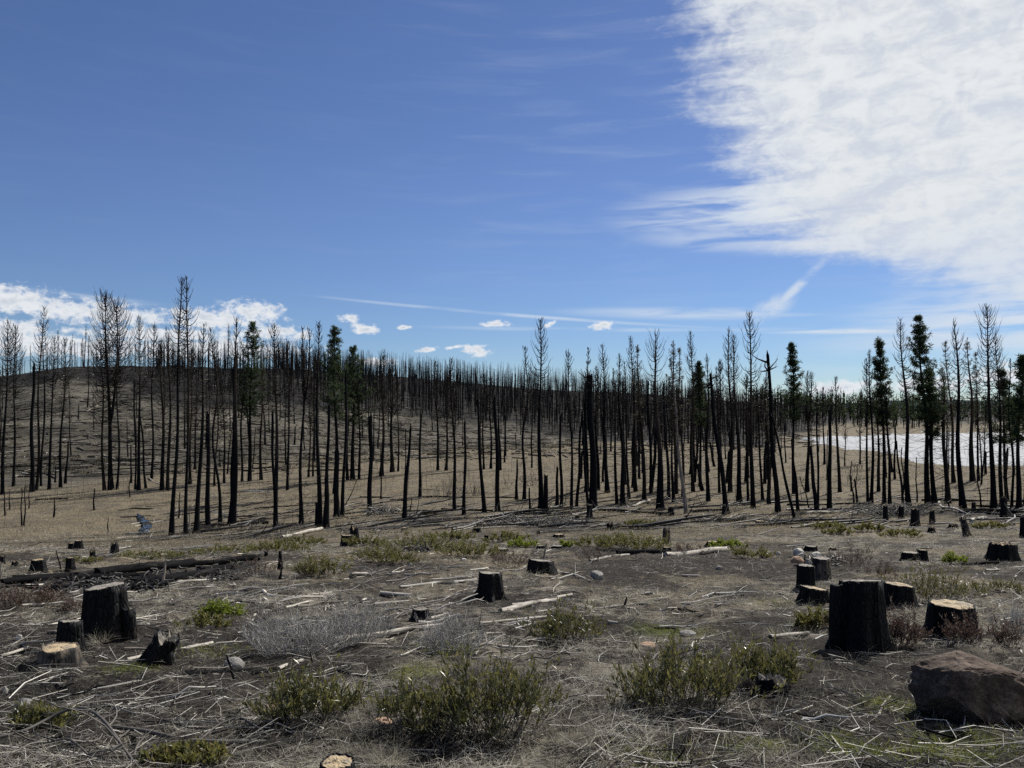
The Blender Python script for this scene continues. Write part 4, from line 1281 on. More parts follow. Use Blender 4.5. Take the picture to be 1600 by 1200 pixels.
STUMPS = [
    # near and middle ground: px, base y, top y, width, label, options
    (167, 1000, 921, 66, 'large charred stump with pale slanted cut, biggest at left', dict(tilt=(0.13, 0.0), flare=.32, slab=(1.25, -.25, .33, .55), cut='cut_grey')),
    (112, 1030, 974, 37, 'plain black stump between the large left stump and the low tan one', dict(cut='cut_grey', bark='stump_char', tilt=(-.05, -.12))),
    (94, 1047, 1019, 57, 'low stump with clean tan cut at far left foreground', dict(cut='cut_tan', bark='stump_bark_grey', flare=.25)),
    (60, 897, 876, 20, 'small black stump above the charred log pile, left one of two', {}),
    (110, 893, 872, 12, 'narrow black stump above the charred log pile, right one of two', {}),
    (123, 858, 845, 11, 'far small black stump left of the jagged one, upright of a pair', {}),
    (112, 858, 849, 9, 'far small stump with pale top beside a black one at left', dict(cut='cut_tan')),
    (179, 868, 850, 12, 'jagged black broken stump in the left meadow edge', dict(jag=.5)),
    (145, 873, 861, 8, 'tiny jagged black stump left of the jagged broken stump', dict(jag=.5)),
    (4, 882, 869, 7, 'small dark stump cut by the left edge of the photo', {}),
    (24, 886, 878, 9, 'low dark stump nub near the left edge', dict(jag=.3)),
    (543, 853, 837, 20, 'squat black stump in front of a jagged snag in olive shrubs', {}),
    (554, 851, 826, 14, 'jagged black snag stump just behind the squat stump', dict(jag=.35, taper=.8)),
    (438, 890, 862, 6, 'thin crooked black stub left of the olive shrubs', dict(jag=.15, taper=.75, flare=.6)),
    (416, 870, 862, 5, 'tiny charred stub far left of the olive shrubs', dict(jag=.3)),
    (632, 829, 825, 9, 'low far stump with pale top below the leaning snag', dict(cut='cut_tan')),
    (745, 832, 826, 13, 'low far stump with white sawn top, left of centre', dict(cut='cut_tan', tilt=(.1, -.1))),
    (750, 820, 813, 9, 'small reddish stump with pale top at the foot of the trees', dict(cut='cut_tan', bark='stump_bark_grey')),
    (760, 845, 836, 7, 'small dark stub standing in the olive shrubs at centre', {}),
    (783, 864, 859, 22, 'low flat stump with pale top above the red shrub', dict(cut='cut_grey')),
    (765, 938, 898, 38, 'black stump with flared roots left of centre', dict(cut='cut_grey', flare=.55, tilt=(-.03, -.1))),
    (657, 970, 954, 27, 'low dark stump with grey top beside the long pale log', dict(cut='cut_grey')),
    (528, 1232, 1203, 58, 'stump with pale sawn top at the bottom edge of the photo', dict(cut='cut_tan')),
    (845, 898, 880, 46, 'wide black stump with slanted top and a pale splinter', dict(cut='cut_grey', tilt=(-.08, -.12), flare=.2)),
    (870, 858, 854, 18, 'low flat black stump, right of a matching pair at centre', dict(cut='cut_grey')),
    (845, 857, 853.5, 12, 'low flat black stump, left of a matching pair at centre', dict(cut='cut_grey')),
    (873, 840, 836, 15, 'far low stump with bright sawn top near the centre', dict(cut='cut_tan')),
    (900, 812, 805, 10, 'small dark stump left of the tall charred stump at the trees', dict(cut='cut_tan')),
    (841, 835, 829, 5, 'tiny dark stub left of the bright-topped centre stump', {}),
    (953, 829, 819, 10, 'broken dark stump at the edge of the bright green shrub', dict(jag=.3)),
    (1041, 850, 827, 12, 'jagged grey snag stump right of the bright green shrub', dict(jag=.35, bark='stump_bark_grey', taper=.85)),
    (1041, 862, 856, 13, 'low pale-topped stump just in front of the jagged grey snag', dict(cut='cut_tan')),
    (1113, 855, 848, 18, 'dark stump with pale round top above the grey log', dict(cut='cut_tan')),
    (1187, 820, 815, 13, 'low pale grey block of a stump near the fallen logs', dict(cut='cut_tan', bark='stump_bark_grey')),
    (921, 809, 788, 9.5, 'tall charred stump standing at the foot of the burnt trees', dict(jag=.12, taper=.8)),
    (1131, 806, 789, 6, 'slim charred stump at the base of the leaning pole', dict(jag=.2)),
    (1383, 818, 790, 7.5, 'tall slim black stump, leftmost of the row before the snow', dict(jag=.1)),
    (1408, 811, 791, 8, 'black stump second in the row before the snow', dict(jag=.1)),
    (1430, 823, 795, 13, 'thick black stump in the row before the snow, pale ring at base', dict(jag=.08, taper=.9)),
    (1456, 820, 798, 8, 'broken black stump third in the row before the snow', dict(jag=.3)),
    (1511, 838, 811, 10, 'grey broken stump leaning left, right of the stump row', dict(jag=.25, bark='stump_bark_grey', lean=(-.25, 0))),
    (1455, 833, 826, 10, 'low dark mound of a stump below the stump row', dict(jag=.4)),
    (1489, 826, 821, 12, 'low charred lump left of the leaning grey stump', dict(jag=.4)),
    (1422, 877, 865, 25, 'low black stump, front one of an overlapping pair at right', dict(cut='cut_grey')),
    (1441, 876, 860, 14, 'black stump, back one of an overlapping pair at right', dict(cut='cut_tan')),
    (1564, 877, 853, 40, 'wide black stump with notched bright top near the right edge', dict(cut='cut_tan', jag=.1, flare=.3)),
    (1267, 863, 855, 18, 'dark low stump right of the white stone', dict(cut='cut_grey')),
    (1301, 861, 857, 10, 'tiny dark stump right of the stone heap', {}),
    (1258, 921, 885, 25, 'upright black stump below the stone heap', dict(cut='cut_grey', taper=.95, flare=.15)),
    (1283, 906, 874, 26, 'grey weathered stump behind the upright black one', dict(bark='stump_bark_grey', cut='cut_grey', taper=.97, flare=.15)),
    (1271, 947, 923, 42, 'low stump with curved tan cut left of the biggest stump', dict(cut='cut_tan', tilt=(-.14, -.05))),
    (1345, 1020, 912, 70, 'biggest charred stump with grey slanted top at right', dict(cut='cut_grey', tilt=(0.02, -.16), flare=.42, slab=(-1.05, .05, .42, .93), taper=.9)),
    (1404, 950, 917, 44, 'low stump with tan cut behind the biggest stump', dict(cut='cut_tan', tilt=(-.08, 0))),
    (1486, 1002, 950, 68, 'broad stump with bright tan cut and flared base at right', dict(cut='cut_tan', flare=.38, taper=.93)),
    (1206, 1095, 1066, 46, 'charred low stump hidden in the green shrub', dict(jag=.25, cut='cut_grey')),
    (1568, 809, 778, 10, 'tall charred stump among the logs near the right edge', dict(jag=.15)),
    (1598, 838, 808, 8, 'black stump cut by the right edge of the photo', dict(jag=.15)),
    (1521, 798, 786, 6, 'small dark stub among the logs before the snow', dict(jag=.2)),
    (1048, 805, 793, 9, 'short dark stump at the end of the black fallen log', dict(jag=.2)),
]
for (px, by, ty, wpx, lab, opt) in STUMPS:
    stump(px, by, ty, wpx, lab, **opt)


# ------------------------------------------------------------------ logs and sticks
def frame_of(d):
    d = Vector(d).normalized()
    return d.to_track_quat('X', 'Z').to_euler()


def log(a, b, w1, w2, label, mat='log_weathered', name='fallen_log', group='fallen logs on the ground', stubs=0, lift=(0, 0), bend=0.02, cat='log', ends=True, seed=None):
    pa, pb = P(*a), P(*b)
    ra, rb = w1 * pa[1] / F * 0.5, w2 * pb[1] / F * 0.5
    pa = pa + [0, 0, ra * 0.6 + lift[0]]; pb = pb + [0, 0, rb * 0.6 + lift[1]]
    t = np.linspace(0, 1, 13)
    ln = pa + (pb - pa) * t[:, None]
    need = np.max(H(ln[:, 0], ln[:, 1]) + 0.2 * min(ra, rb) - ln[:, 2])
    if need > 0:
        pa[2] += need * 0.7; pb[2] += need * 0.7
    L = float(np.linalg.norm(pb - pa))
    rg = np.random.default_rng(seed if seed is not None else int(a[0] * 3 + a[1] * 11 + b[0]))
    k = max(6, min(20, int(L / 0.18)))
    n = 12 if max(w1, w2) > 5 else 8
    t = np.linspace(0, 1, k)
    path = np.stack([t * L, bend * L * np.sin(t * math.pi + rg.uniform(-.5, .5)) * rg.choice([-1, 1]), 0.5 * bend * L * np.sin(t * 5 + rg.uniform(0, 6)) * np.sin(t * math.pi)], -1)
    rad = ra + (rb - ra) * t
    v, q = batch_tubes(path[None], rad[None], n)
    v = v.reshape(k, n, 3)
    ang = np.arange(n)
    nz = 1 + 0.22 * (fbm(np.repeat(t[:, None], n, 1) * L * 5, np.broadcast_to(np.cos(ang * 2 * math.pi / n) * 1.5 + 5, (k, n)), int(rg.integers(1e6)), 3) - 0.5) * 2
    v = path[:, None] + (v - path[:, None]) * nz[:, :, None]
    v[0, :, 0] += rg.uniform(-1, 1, n) * ra * 0.5
    v[-1, :, 0] += rg.uniform(-1, 1, n) * rb * 0.7
    mb = MB().add(v, q)
    if stubs:
        ts = rg.uniform(.1, .95, stubs)
        pp, rr_ = limb_set(path, ts, rg.uniform(.15, .6, stubs) * max(.3, min(1.0, ra * 6)), rg.uniform(0, 6.28, stubs), -rg.uniform(.2, .9, stubs), rg.uniform(-.2, .4, stubs), rg, 4, max(.006, ra * .18), max(.004, ra * .05))
        mb.tubes(pp, rr_, 4)
    o = link(name, mb.mesh(name, MAT[mat]), None, pa, label=label, category=cat, group=group)
    o.rotation_euler = frame_of(pb - pa)
    if ends:
        for e, sgn in ((0, -1), (-1, 1)):
            c = path[e] + [sgn * 0.0, 0, 0]
            vv = np.concatenate([v[e] + [sgn * .002, 0, 0], c[None] - [sgn * ra * .15, 0, 0]])
            ii = np.arange(n)
            tri = np.stack([ii, np.roll(ii, -1), np.full(n, n)], -1)
            if sgn < 0:
                tri = tri[:, ::-1]
            link('log_end', MB().add(vv, None, tri).mesh('log_end', MAT['cut_grey' if mat == 'log_weathered' else mat], smooth=False), o)
    return o


LOGS = [
    # charred pile at left
    ((4, 914), (178, 896), 12, 13, 'long charred log at the left end of the black pile', 'log_charred', 2),
    ((150, 899), (300, 884), 15, 14, 'thick charred log in the middle of the black pile', 'log_charred', 2),
    ((232, 889), (402, 876), 11, 12, 'charred log at the back right of the black pile', 'log_charred', 2),
    ((208, 914), (335, 899), 16, 14, 'thick charred log at the front right of the black pile', 'log_charred', 1),
    ((70, 922), (165, 918), 10, 8, 'short charred log in front of the black pile', 'log_charred', 1),
    ((290, 902), (395, 886), 9, 7, 'charred log running to the right end of the black pile', 'log_charred', 1),
    ((0, 921), (60, 918), 6, 6, 'thin charred log cut by the left edge', 'log_charred', 0),
    ((250, 915), (345, 907), 5, 4, 'thin pale pole in front of the black pile', 'log_weathered', 0),
    ((250, 870), (278, 866), 6, 4, 'short pale log in the grass behind the black pile', 'log_weathered', 0),
    ((40, 917), (68, 915), 5, 4, 'short white log left of the large left stump', 'log_weathered', 0),
    ((20, 906), (120, 903), 9, 10, 'charred log lying behind the left end of the black pile', 'log_charred', 1),
    ((110, 908), (230, 903), 12, 11, 'charred log wedged between others in the black pile', 'log_charred', 2),
    ((170, 922), (262, 917), 11, 9, 'charred log at the very front of the black pile', 'log_charred', 1),
    ((310, 893), (400, 883), 10, 8, 'charred log under the right end of the black pile', 'log_charred', 1),
    # pale poles in the middle of the clearing
    ((800, 949), (893, 931), 7, 5, 'pale pole with dark upper side, back one of a crossing pair', 'log_weathered', 0),
    ((782, 958), (872, 940), 9, 7, 'whitish log, thick front one of a crossing pair', 'log_weathered', 0),
    ((750, 976), (856, 965), 5, 4, 'thin pale pole below the whitish log', 'log_weathered', 0),
    ((520, 1006), (692, 979), 12, 5, 'long pale log with black burnt end at left of centre', 'log_weathered', 1),
    ((625, 919), (746, 909), 5, 7, 'grey log pointing at the flared black stump', 'log_weathered', 0),
    ((595, 929), (642, 932), 7, 6, 'short thick grey log below the grey pole', 'log_weathered', 0),
    ((585, 946), (666, 938), 5, 4, 'thin pale log above the low grey-topped stump', 'log_weathered', 0),
    ((480, 932), (520, 928), 5, 4, 'short pale stick log above the grey shrub', 'log_weathered', 0),
    ((445, 951), (490, 940), 5, 3, 'pale stick lying at the top of the grey shrub', 'log_weathered', 0),
    ((672, 968), (700, 960), 5, 4, 'short pale log right of the low grey-topped stump', 'log_weathered', 0),
    ((548, 900), (588, 896), 5, 4, 'thin white pole below the reddish-green shrub', 'log_weathered', 0),
    ((434, 1048), (473, 1034), 8, 6, 'short whitish log above the left green shrub', 'log_weathered', 0),
    ((396, 1054), (440, 1045), 7, 6, 'short charred log touching the whitish one', 'log_charred', 0),
    ((290, 1056), (396, 1049), 8, 6, 'charred branch log below the flat pale stone', 'log_charred', 2),
    ((0, 1029), (92, 1005), 5, 7, 'pale pole pointing at the black stump at far left', 'log_weathered', 0),
    ((198, 1033), (226, 1026), 6, 6, 'short pale log end left of the broken dark stump', 'log_weathered', 0),
    ((268, 1022), (332, 1008), 5, 6, 'pale pole right of the broken dark stump', 'log_weathered', 0),
    ((310, 1090), (366, 1074), 6, 4, 'dark stick with pale end in the left foreground', 'log_charred', 1),
    ((865, 893), (924, 910), 3.5, 3, 'thin pale pole leaning off the wide black stump', 'log_weathered', 0),
    ((910, 955), (1012, 945), 4, 3, 'thin pale pole in the middle of the bare ground', 'log_weathered', 1),
    ((1060, 953), (1092, 958), 5, 3, 'short dark stick right of the thin pale pole', 'log_charred', 0),
    ((950, 973), (966, 975), 5, 4, 'tiny white piece of wood below the pale pole', 'log_weathered', 0),
    ((1040, 870), (1136, 861), 9, 9, 'grey barked log right of the charred lump at centre', 'log_weathered', 1),
    ((965, 868), (1046, 866), 11, 9, 'lumpy charred log left of the grey barked log', 'log_charred', 2),
    ((922, 877), (982, 869), 4, 5, 'thin pole running into the lumpy charred log', 'log_weathered', 0),
    ((1066, 900), (1094, 901), 3, 3, 'thin white stick on the dark burnt ground', 'log_weathered', 0),
    # at the foot of the trees
    ((935, 798), (1052, 806), 4, 7, 'long black fallen trunk at the foot of the trees, centre', 'log_charred', 4),
    ((978, 794), (1016, 783), 4, 4, 'bright pole propped up behind the black fallen trunk', 'log_weathered', 0),
    ((1076, 801), (1134, 797), 5, 4, 'black log between the leaning poles at the tree line', 'log_charred', 2),
    ((1070, 809), (1200, 816), 5, 5, 'long dark log lying right of the black fallen trunk', 'log_charred', 3),
    ((1060, 812), (1150, 811), 3, 3, 'thin pale pole beside the long dark log', 'log_weathered', 0),
    ((1215, 808), (1380, 797), 5, 5, 'long pale trunk lying before the gap at the snow', 'log_weathered', 2),
    ((1225, 814), (1386, 812), 4, 4, 'dark log in front of the long pale trunk', 'log_charred', 1),
    ((1230, 790), (1350, 788), 4, 3, 'dark log behind the long pale trunk', 'log_charred', 2),
    ((1440, 783), (1600, 785), 4, 4, 'long black log behind the stump row before the snow', 'log_charred', 3),
    ((1500, 803), (1610, 812), 6, 5, 'black log lowest in the pile at the right edge', 'log_charred', 3),
    ((1490, 797), (1605, 803), 5, 5, 'black log in the middle of the right edge pile', 'log_charred', 3),
    ((1520, 791), (1612, 796), 4, 4, 'black log topmost in the right edge pile', 'log_charred', 2),
    ((1518, 816), (1538, 811), 6, 6, 'short pale log in front of the right edge pile', 'log_weathered', 0),
    ((1455, 820), (1490, 819), 4, 3, 'pale stick below the stump row', 'log_weathered', 0),
    ((1470, 786), (1512, 806), 4, 3, 'grey broken pole slanting down behind the leaning stump', 'log_weathered', 3),
    ((440, 841), (503, 828), 6, 6, 'grey log lying before the front trunks left of centre', 'log_weathered', 1),
    ((270, 838), (330, 824), 5, 5, 'dark log at the feet of the tall pair', 'log_charred', 3),
    ((330, 823), (420, 818), 5, 5, 'dark log lying right of the tall pair', 'log_charred', 4),
    ((590, 799), (640, 806), 4, 3, 'dark pole at the slash heap left of centre', 'log_charred', 3),
    ((650, 806), (700, 802), 4, 3, 'dark fallen pole right of the leaning snag', 'log_charred', 4),
    ((690, 797), (770, 799), 4, 3, 'dark pole lying between thin burnt trunks at centre', 'log_charred', 3),
    ((790, 806), (860, 803), 5, 4, 'dark log left of the tall charred stump', 'log_charred', 3),
    ((55, 782), (106, 780), 3, 3, 'dark log across the left meadow', 'log_charred', 2),
    ((205, 795), (240, 796), 2.5, 2, 'short dark pole by the meadow creek', 'log_charred', 0),
    ((0, 731), (46, 729), 3, 3, 'far dark log at the foot of the left hill', 'log_charred', 1),
    ((232, 748), (250, 757), 2.5, 2, 'pole leaning off a trunk at the foot of the hill', 'log_weathered', 0),
    ((395, 734), (425, 731), 3, 3, 'far dark log left of the forked trunk', 'log_charred', 1),
    ((480, 737), (560, 735), 2.5, 2.5, 'far dark log behind the green pines', 'log_charred', 1),
    ((560, 778), (700, 777), 2.5, 2.5, 'long dark pole across the straw meadow at centre', 'log_charred', 4),
    ((700, 778), (810, 779), 2.5, 2.5, 'dark pole continuing across the straw meadow right of centre', 'log_charred', 4),
    ((840, 796), (915, 761), 3, 3, 'dark pole leaning up between trunks near the centre', 'log_charred', 3),
    ((1540, 893), (1600, 888), 3, 3, 'thin pale stick below the notched stump', 'log_weathered', 0),
    ((1505, 885), (1560, 880), 7, 4, 'dark root piece left of the notched stump', 'log_charred', 2),
    ((1205, 1000), (1262, 993), 9, 7, 'grey slab of bark below the tan-cut stumps', 'log_weathered', 0),
    ((1330, 1022), (1382, 1020), 12, 8, 'black chunk lying at the foot of the biggest stump', 'log_charred', 1),
    ((975, 1192), (1080, 1196), 5, 4, 'dark crooked stick along the bottom edge of the photo', 'log_charred', 2),
    ((1440, 1140), (1490, 1155), 5, 4, 'dark flat stick below the boulder', 'log_charred', 0),
    ((1375, 1120), (1390, 1090), 3.5, 2.5, 'white splinter lying in the moss left of the boulder', 'log_weathered', 0),
]
for (a, b, w1, w2, lab, mat, st) in LOGS:
    log(a, b, w1, w2, lab, mat, stubs=st)

# charred hollow stump fallen over, left foreground
stump(238, 1044, 1004, 44, 'broken dark stump tilted right beside a pale pole at left', jag=.30, lean=(.55, .1), taper=.8, flare=.3, cut='cut_grey', slab=(1.2, -.3, .5, .55), name='broken_stump')
# upright grey stakes
def stake(px, by, ty, w_, tx, label, mat='pale_snag_wood', name='dead_sapling'):
    p = P(px, by); s = p[1] / F
    h = (by - ty) * s
    rg = np.random.default_rng(int(px + by))
    path, t = stem_path(h, (tx - px) * s, rng=rg, bend=.03, k=7)
    mb = MB()
    trunk_shape(mb, path, t, w_ * s * .5, w_ * s * .25, rg, sides=7, flare=.1, jag=w_ * s)
    o = thing(name, label, 'sapling', p, 'thin dead stems')
    link('stem', mb.mesh('stem', MAT[mat], attr='hf'), o)
    n = 4 if h > 0.9 else 2
    pp, rr_ = limb_set(path, rg.uniform(.3, .95, n), rg.uniform(.1, .3, n) * h, rg.uniform(0, 6.28, n), -rg.uniform(.2, .9, n), rg.uniform(0, .3, n), rg, 4, w_ * s * .12, w_ * s * .06)
    mb = MB().tubes(pp, rr_, 3)
    link('twigs', mb.mesh('twigs', MAT['bare_branch']), o, kind='stuff')


STAKES = [(255, 918, 877, 6, 258, 'grey broken post sticking up from the black log pile', 'pale_snag_wood'), (265, 926, 911, 3.5, 263, 'short white stake right of the grey broken post', 'pale_snag_wood'),
          (848, 879, 851, 4, 854, 'pale splinter standing on the wide black stump', 'pale_snag_wood'),
          (1, 905, 880, 3, 2, 'thin pale stem at the left edge above the log pile', 'pale_snag_wood'), (95, 890, 860, 2.5, 88, 'thin dark twig stem between the two black stumps at left', 'char_black'),
          (34, 823, 762, 2.5, 34, 'thin dead stem, left of a close pair in the left meadow', 'char_bark'), (37, 822, 758, 2.5, 39, 'thin dead stem, right of a close pair in the left meadow', 'char_bark'),
          (84, 808, 778, 3, 85, 'slender dead stem in the meadow left of the black post', 'char_bark'), (147, 798, 764, 3, 148, 'thin black post in the left meadow', 'char_black'),
          (203, 778, 735, 2, 204, 'thin dead stem above the creek', 'char_bark'), (169, 833, 808, 1.8, 169, 'faint thin stem left of the creek', 'char_bark'),
          (8, 806, 770, 2.5, 7, 'thin dark stem at the left edge of the meadow', 'char_bark'), (15, 798, 765, 2, 15, 'second thin dark stem at the left edge of the meadow', 'char_bark'),
          (45, 795, 765, 2, 46, 'thin stem right of the close pair in the left meadow', 'char_bark'),
          (279, 810, 770, 2.5, 281, 'thin dead stem between the tall pair', 'char_bark'), (296, 828, 790, 2.5, 297, 'thin split stem right of the tall pair', 'pale_snag_wood'),
          (539, 790, 750, 1.8, 558, 'thin pole leaning right behind the broken trunks', 'char_bark'), (641, 800, 778, 2, 643, 'short thin stem right of the leaning snag', 'char_bark'),
          (1330, 768, 722, 2.5, 1331, 'thin stem in the gap left of the snow', 'char_bark'), (1334, 786, 745, 3, 1330, 'thin leaning stem before the snow gap', 'char_bark'),
          (1265, 797, 745, 2.5, 1250, 'thin stem leaning left in the gap', 'char_bark'), (1338, 772, 725, 2, 1339, 'second thin stem in the gap left of the snow', 'char_bark'),
          (1433, 785, 715, 2.5, 1432, 'thin stem standing before the snow patch', 'char_bark'), (1411, 772, 700, 3, 1409, 'small bare sapling before the snow patch', 'char_bark'),
          (1533, 793, 735, 3, 1526, 'thin stem leaning left before the dark tree shadow', 'char_bark'), (1483, 792, 760, 2.5, 1480, 'thin stem at the stump row', 'char_bark'),
          (437, 905, 890, 5, 440, 'dark crooked twig below the thin black stub', 'char_black'), (488, 1042, 1020, 2.5, 485, 'dark twig standing behind the left green shrub', 'char_black'),
          (976, 948, 934, 4, 979, 'dark twig standing by the thin pale pole', 'char_black'), (830, 990, 974, 6, 832, 'whitish root curl left of the middle shrub', 'pale_snag_wood'),
          (366, 1062, 1024, 4, 354, 'dark stick leaning over the flat pale stone', 'char_black')]
for a in STAKES:
    stake(*a)


# bent branches lying in the foreground
def bough(pts, w1, w2, label, mat='twig_grey', side=5):
    path = []
    for px, py, lift in pts:
        q = P(px, py)
        s = q[1] / F
        path.append([q[0], q[1], q[2] + lift])
    path = np.array(path)
    k = 26
    t0 = np.linspace(0, 1, len(path)); t = np.linspace(0, 1, k)
    sm = np.stack([np.interp(t, t0, path[:, i]) for i in range(3)], -1)
    for _ in range(3):
        sm[1:-1] = (sm[:-2] + 2 * sm[1:-1] + sm[2:]) / 4
    o0 = sm[0].copy()
    sm = sm - o0
    s = path[0][1] / F
    rg = np.random.default_rng(int(pts[0][0] + pts[0][1] * 3))
    rad = (w1 + (w2 - w1) * t) * s * .5 * (1 + .2 * (vnoise(t * 20, t * 0, 5) - .5))
    mb = MB().tubes(sm[None], rad[None], 7)
    o = thing('fallen_branch', label, 'branch', o0, 'bent bare branches in the foreground')
    link('stem', mb.mesh('stem', MAT[mat]), o)
    pp, rr_ = limb_set(sm, rg.uniform(.1, .95, side), rg.uniform(.12, .4, side), rg.uniform(0, 6.28, side), rg.uniform(-.5, .6, side), rg.uniform(-.4, .4, side), rg, 6, .007, .003, .25)
    q_, rq = twigs_on(pp, rg, 2, .5, .2, .003)
    link('twigs', MB().tubes(pp, rr_, 4).tubes(q_, rq, 3).mesh('twigs', MAT[mat]), o, kind='stuff')


bough([(-10, 1160, .02), (40, 1156, .05), (85, 1140, .10), (130, 1148, .20), (165, 1170, .18), (200, 1195, .06), (225, 1210, .0)], 5.5, 3.5, 'arched grey branch curving over the bottom left corner', 'twig_dark', side=14)
bough([(178, 1142, .02), (230, 1150, .03), (290, 1162, .02), (345, 1166, .02), (420, 1160, .0)], 6, 8, 'dark branch lying right of the arched grey branch', 'twig_dark')
bough([(40, 1170, .02), (80, 1172, .05), (108, 1176, .09), (135, 1192, .06), (160, 1212, .0)], 3.5, 2.5, 'lower thin arched branch under the big arched one', 'twig_dark', side=9)
bough([(300, 1168, .0), (340, 1145, .05), (375, 1138, .08), (400, 1150, .06), (430, 1158, .0)], 4, 3, 'thin arched twig at the bottom left of the left green shrub', 'twig_dark', 3)
bough([(140, 1185, .0), (200, 1190, .03), (240, 1182, .02)], 5, 4, 'short dark branch at the bottom edge in the left corner', 'twig_dark', 3)
bough([(860, 985, .0), (835, 978, .03), (805, 985, .02)], 4, 4, 'small forked pale branch left of the middle shrub', 'twig_grey', 4)
bough([(1505, 1140, .0), (1512, 1122, .12), (1530, 1116, .16), (1565, 1135, .05), (1590, 1150, .0)], 2, 1.5, 'thin grass-like stem arching before the boulder', 'twig_grey', 2)

# slash heap among the trunks left of centre
def heap(px, by, wpx, hpx, n, label, mat, Lf=.5):
    p = P(px, by); s = p[1] / F
    rg = np.random.default_rng(int(px * 3))
    W, Hh = wpx * s, hpx * s
    k = 5
    c = np.stack([rg.normal(0, .25, n) * W, rg.normal(0, .18, n) * W, rg.uniform(0, .6, n) * Hh], -1)
    d = rg.normal(0, 1, (n, 3)); d[:, 2] *= .35; d /= np.linalg.norm(d, axis=1, keepdims=True)
    L = rg.uniform(.3, .9, n) * W * Lf
    t = np.linspace(-.5, .5, k)[None, :, None]
    pts = c[:, None] + d[:, None] * t * L[:, None, None]
    pts[:, :, 2] += .15 * L[:, None] * np.sin(np.linspace(0, 3, k) + rg.uniform(0, 6, (n, 1)))
    pts[:, :, 2] = np.maximum(pts[:, :, 2], 0.0)
    rad = rg.uniform(.008, .028, (n, 1)) * np.linspace(1, .5, k)[None]
    o = thing('brush_pile', label, 'brush pile', p, 'heaps of slash')
    link('sticks', MB().tubes(pts, rad, 4).mesh('sticks', MAT[mat]), o, kind='stuff')


heap(150, 918, 190, 9, 260, 'black charcoal and bark rubble around the charred log pile', 'charcoal', .12)
heap(300, 905, 150, 9, 180, 'black rubble below the right end of the charred log pile', 'charcoal', .14)
heap(596, 804, 46, 22, 170, 'heap of pale broken branches beside a black trunk left of centre', 'litter_twig')
heap(870, 822, 90, 14, 200, 'low dark heap of charred debris below the trees near centre', 'twig_dark')
heap(1395, 805, 110, 20, 260, 'tangle of dark branches behind the stump row', 'twig_dark')
heap(800, 818, 70, 10, 120, 'low heap of dark and white debris left of the charred debris heap', 'litter_twig')
heap(1290, 880, 60, 14, 130, 'scatter of sticks around the grey weathered stump', 'litter_twig')
heap(660, 862, 70, 8, 100, 'low dark brush between the olive shrubs', 'twig_dark')


# ------------------------------------------------------------------ stones
def stone(px, by, wpx, hpx, label, mat, seed, depth=0.8, name='stone', bury=.25, shape=None):
    p = P(px, by); s = p[1] / F
    W, Hh = wpx * s, hpx * s
    import bmesh
    bm = bmesh.new()
    bmesh.ops.create_icosphere(bm, subdivisions=3 if wpx < 60 else 5, radius=1.0)
    co = np.array([v.co[:] for v in bm.verts])
    rg = np.random.default_rng(seed)
    for _ in range(9 if wpx < 60 else 14):        # planar cuts
        nrm = rg.normal(0, 1, 3); nrm /= np.linalg.norm(nrm)
        dlim = rg.uniform(.62, .9)
        dd = co @ nrm
        co = co - np.outer(np.maximum(0, dd - dlim) * .85, nrm)
    nz = (fbm(co[:, 0] * 2 + 9, co[:, 1] * 2 + co[:, 2] * 1.7, seed, 5) - .5)
    co = co * (1 + .22 * nz[:, None])
    if shape is not None:
        co = shape(co)
    co *= np.array([W * .5, W * .5 * depth, Hh / (2 - bury) * 1.12])
    co[:, 2] += Hh * .5 * (1 - bury)
    for v, c in zip(bm.verts, co):
        v.co = c
    me = bpy.data.meshes.new(name)
    bm.to_mesh(me); bm.free()
    me.polygons.foreach_set('use_smooth', np.full(len(me.polygons), False))
    me.materials.append(MAT[mat])
    y0 = p[1] + W * .5 * depth * .8
    x0 = p[0] * y0 / p[1]
    OCC.append((x0, y0, W * .42))
    o = link(name, me, None, (x0, y0, float(H(x0, y0)) - .01), label=label, category='boulder' if name == 'boulder' else 'stone', group=None if name == 'boulder' else 'loose stones on the ground')
    return o


def boulder_shape(co):
    # angular block: flat face toward the viewer, high shoulder at the left, long back falling to the right, undercut left end
    co = co / np.linalg.norm(co, axis=1, keepdims=True) * 1.35
    planes = [((-.05, -1, .22), .74), ((.10, -.15, 1), .78), ((.45, .1, 1), .80), ((-1, -.25, .25), .92), ((-.75, -.5, -.55), .78), ((-.5, 0, 1), .90), ((1, -.2, .35), 1.0),
              ((.5, -1, -.1), .86), ((-.55, -1, .35), .86), ((0, 1, .2), .9), ((.2, -1, -.9), .85), ((.3, -.75, 1), .92), ((-.2, -.9, .95), .86), ((.9, -.6, .7), .98)]
    for nrm, dl in planes:
        nrm = np.array(nrm, float); nrm /= np.linalg.norm(nrm)
        dd = co @ nrm
        co = co - np.outer(np.maximum(0, dd - dl), nrm) * .97
    nz = fbm(co[:, 0] * 3.2 + 5, co[:, 1] * 3.2 + co[:, 2] * 2.6, 17, 5) - .5
    rid = np.abs(fbm(co[:, 0] * 2.1 + 3, co[:, 2] * 4.5 + co[:, 1], 19, 4) - .5)
    lump = np.abs(fbm(co[:, 0] * 6 + 3, co[:, 2] * 9 + co[:, 1] * 5, 23, 3) - .5)
    return co * (1 + .16 * nz + .22 * (rid - .1) + .09 * (lump - .1))[:, None]


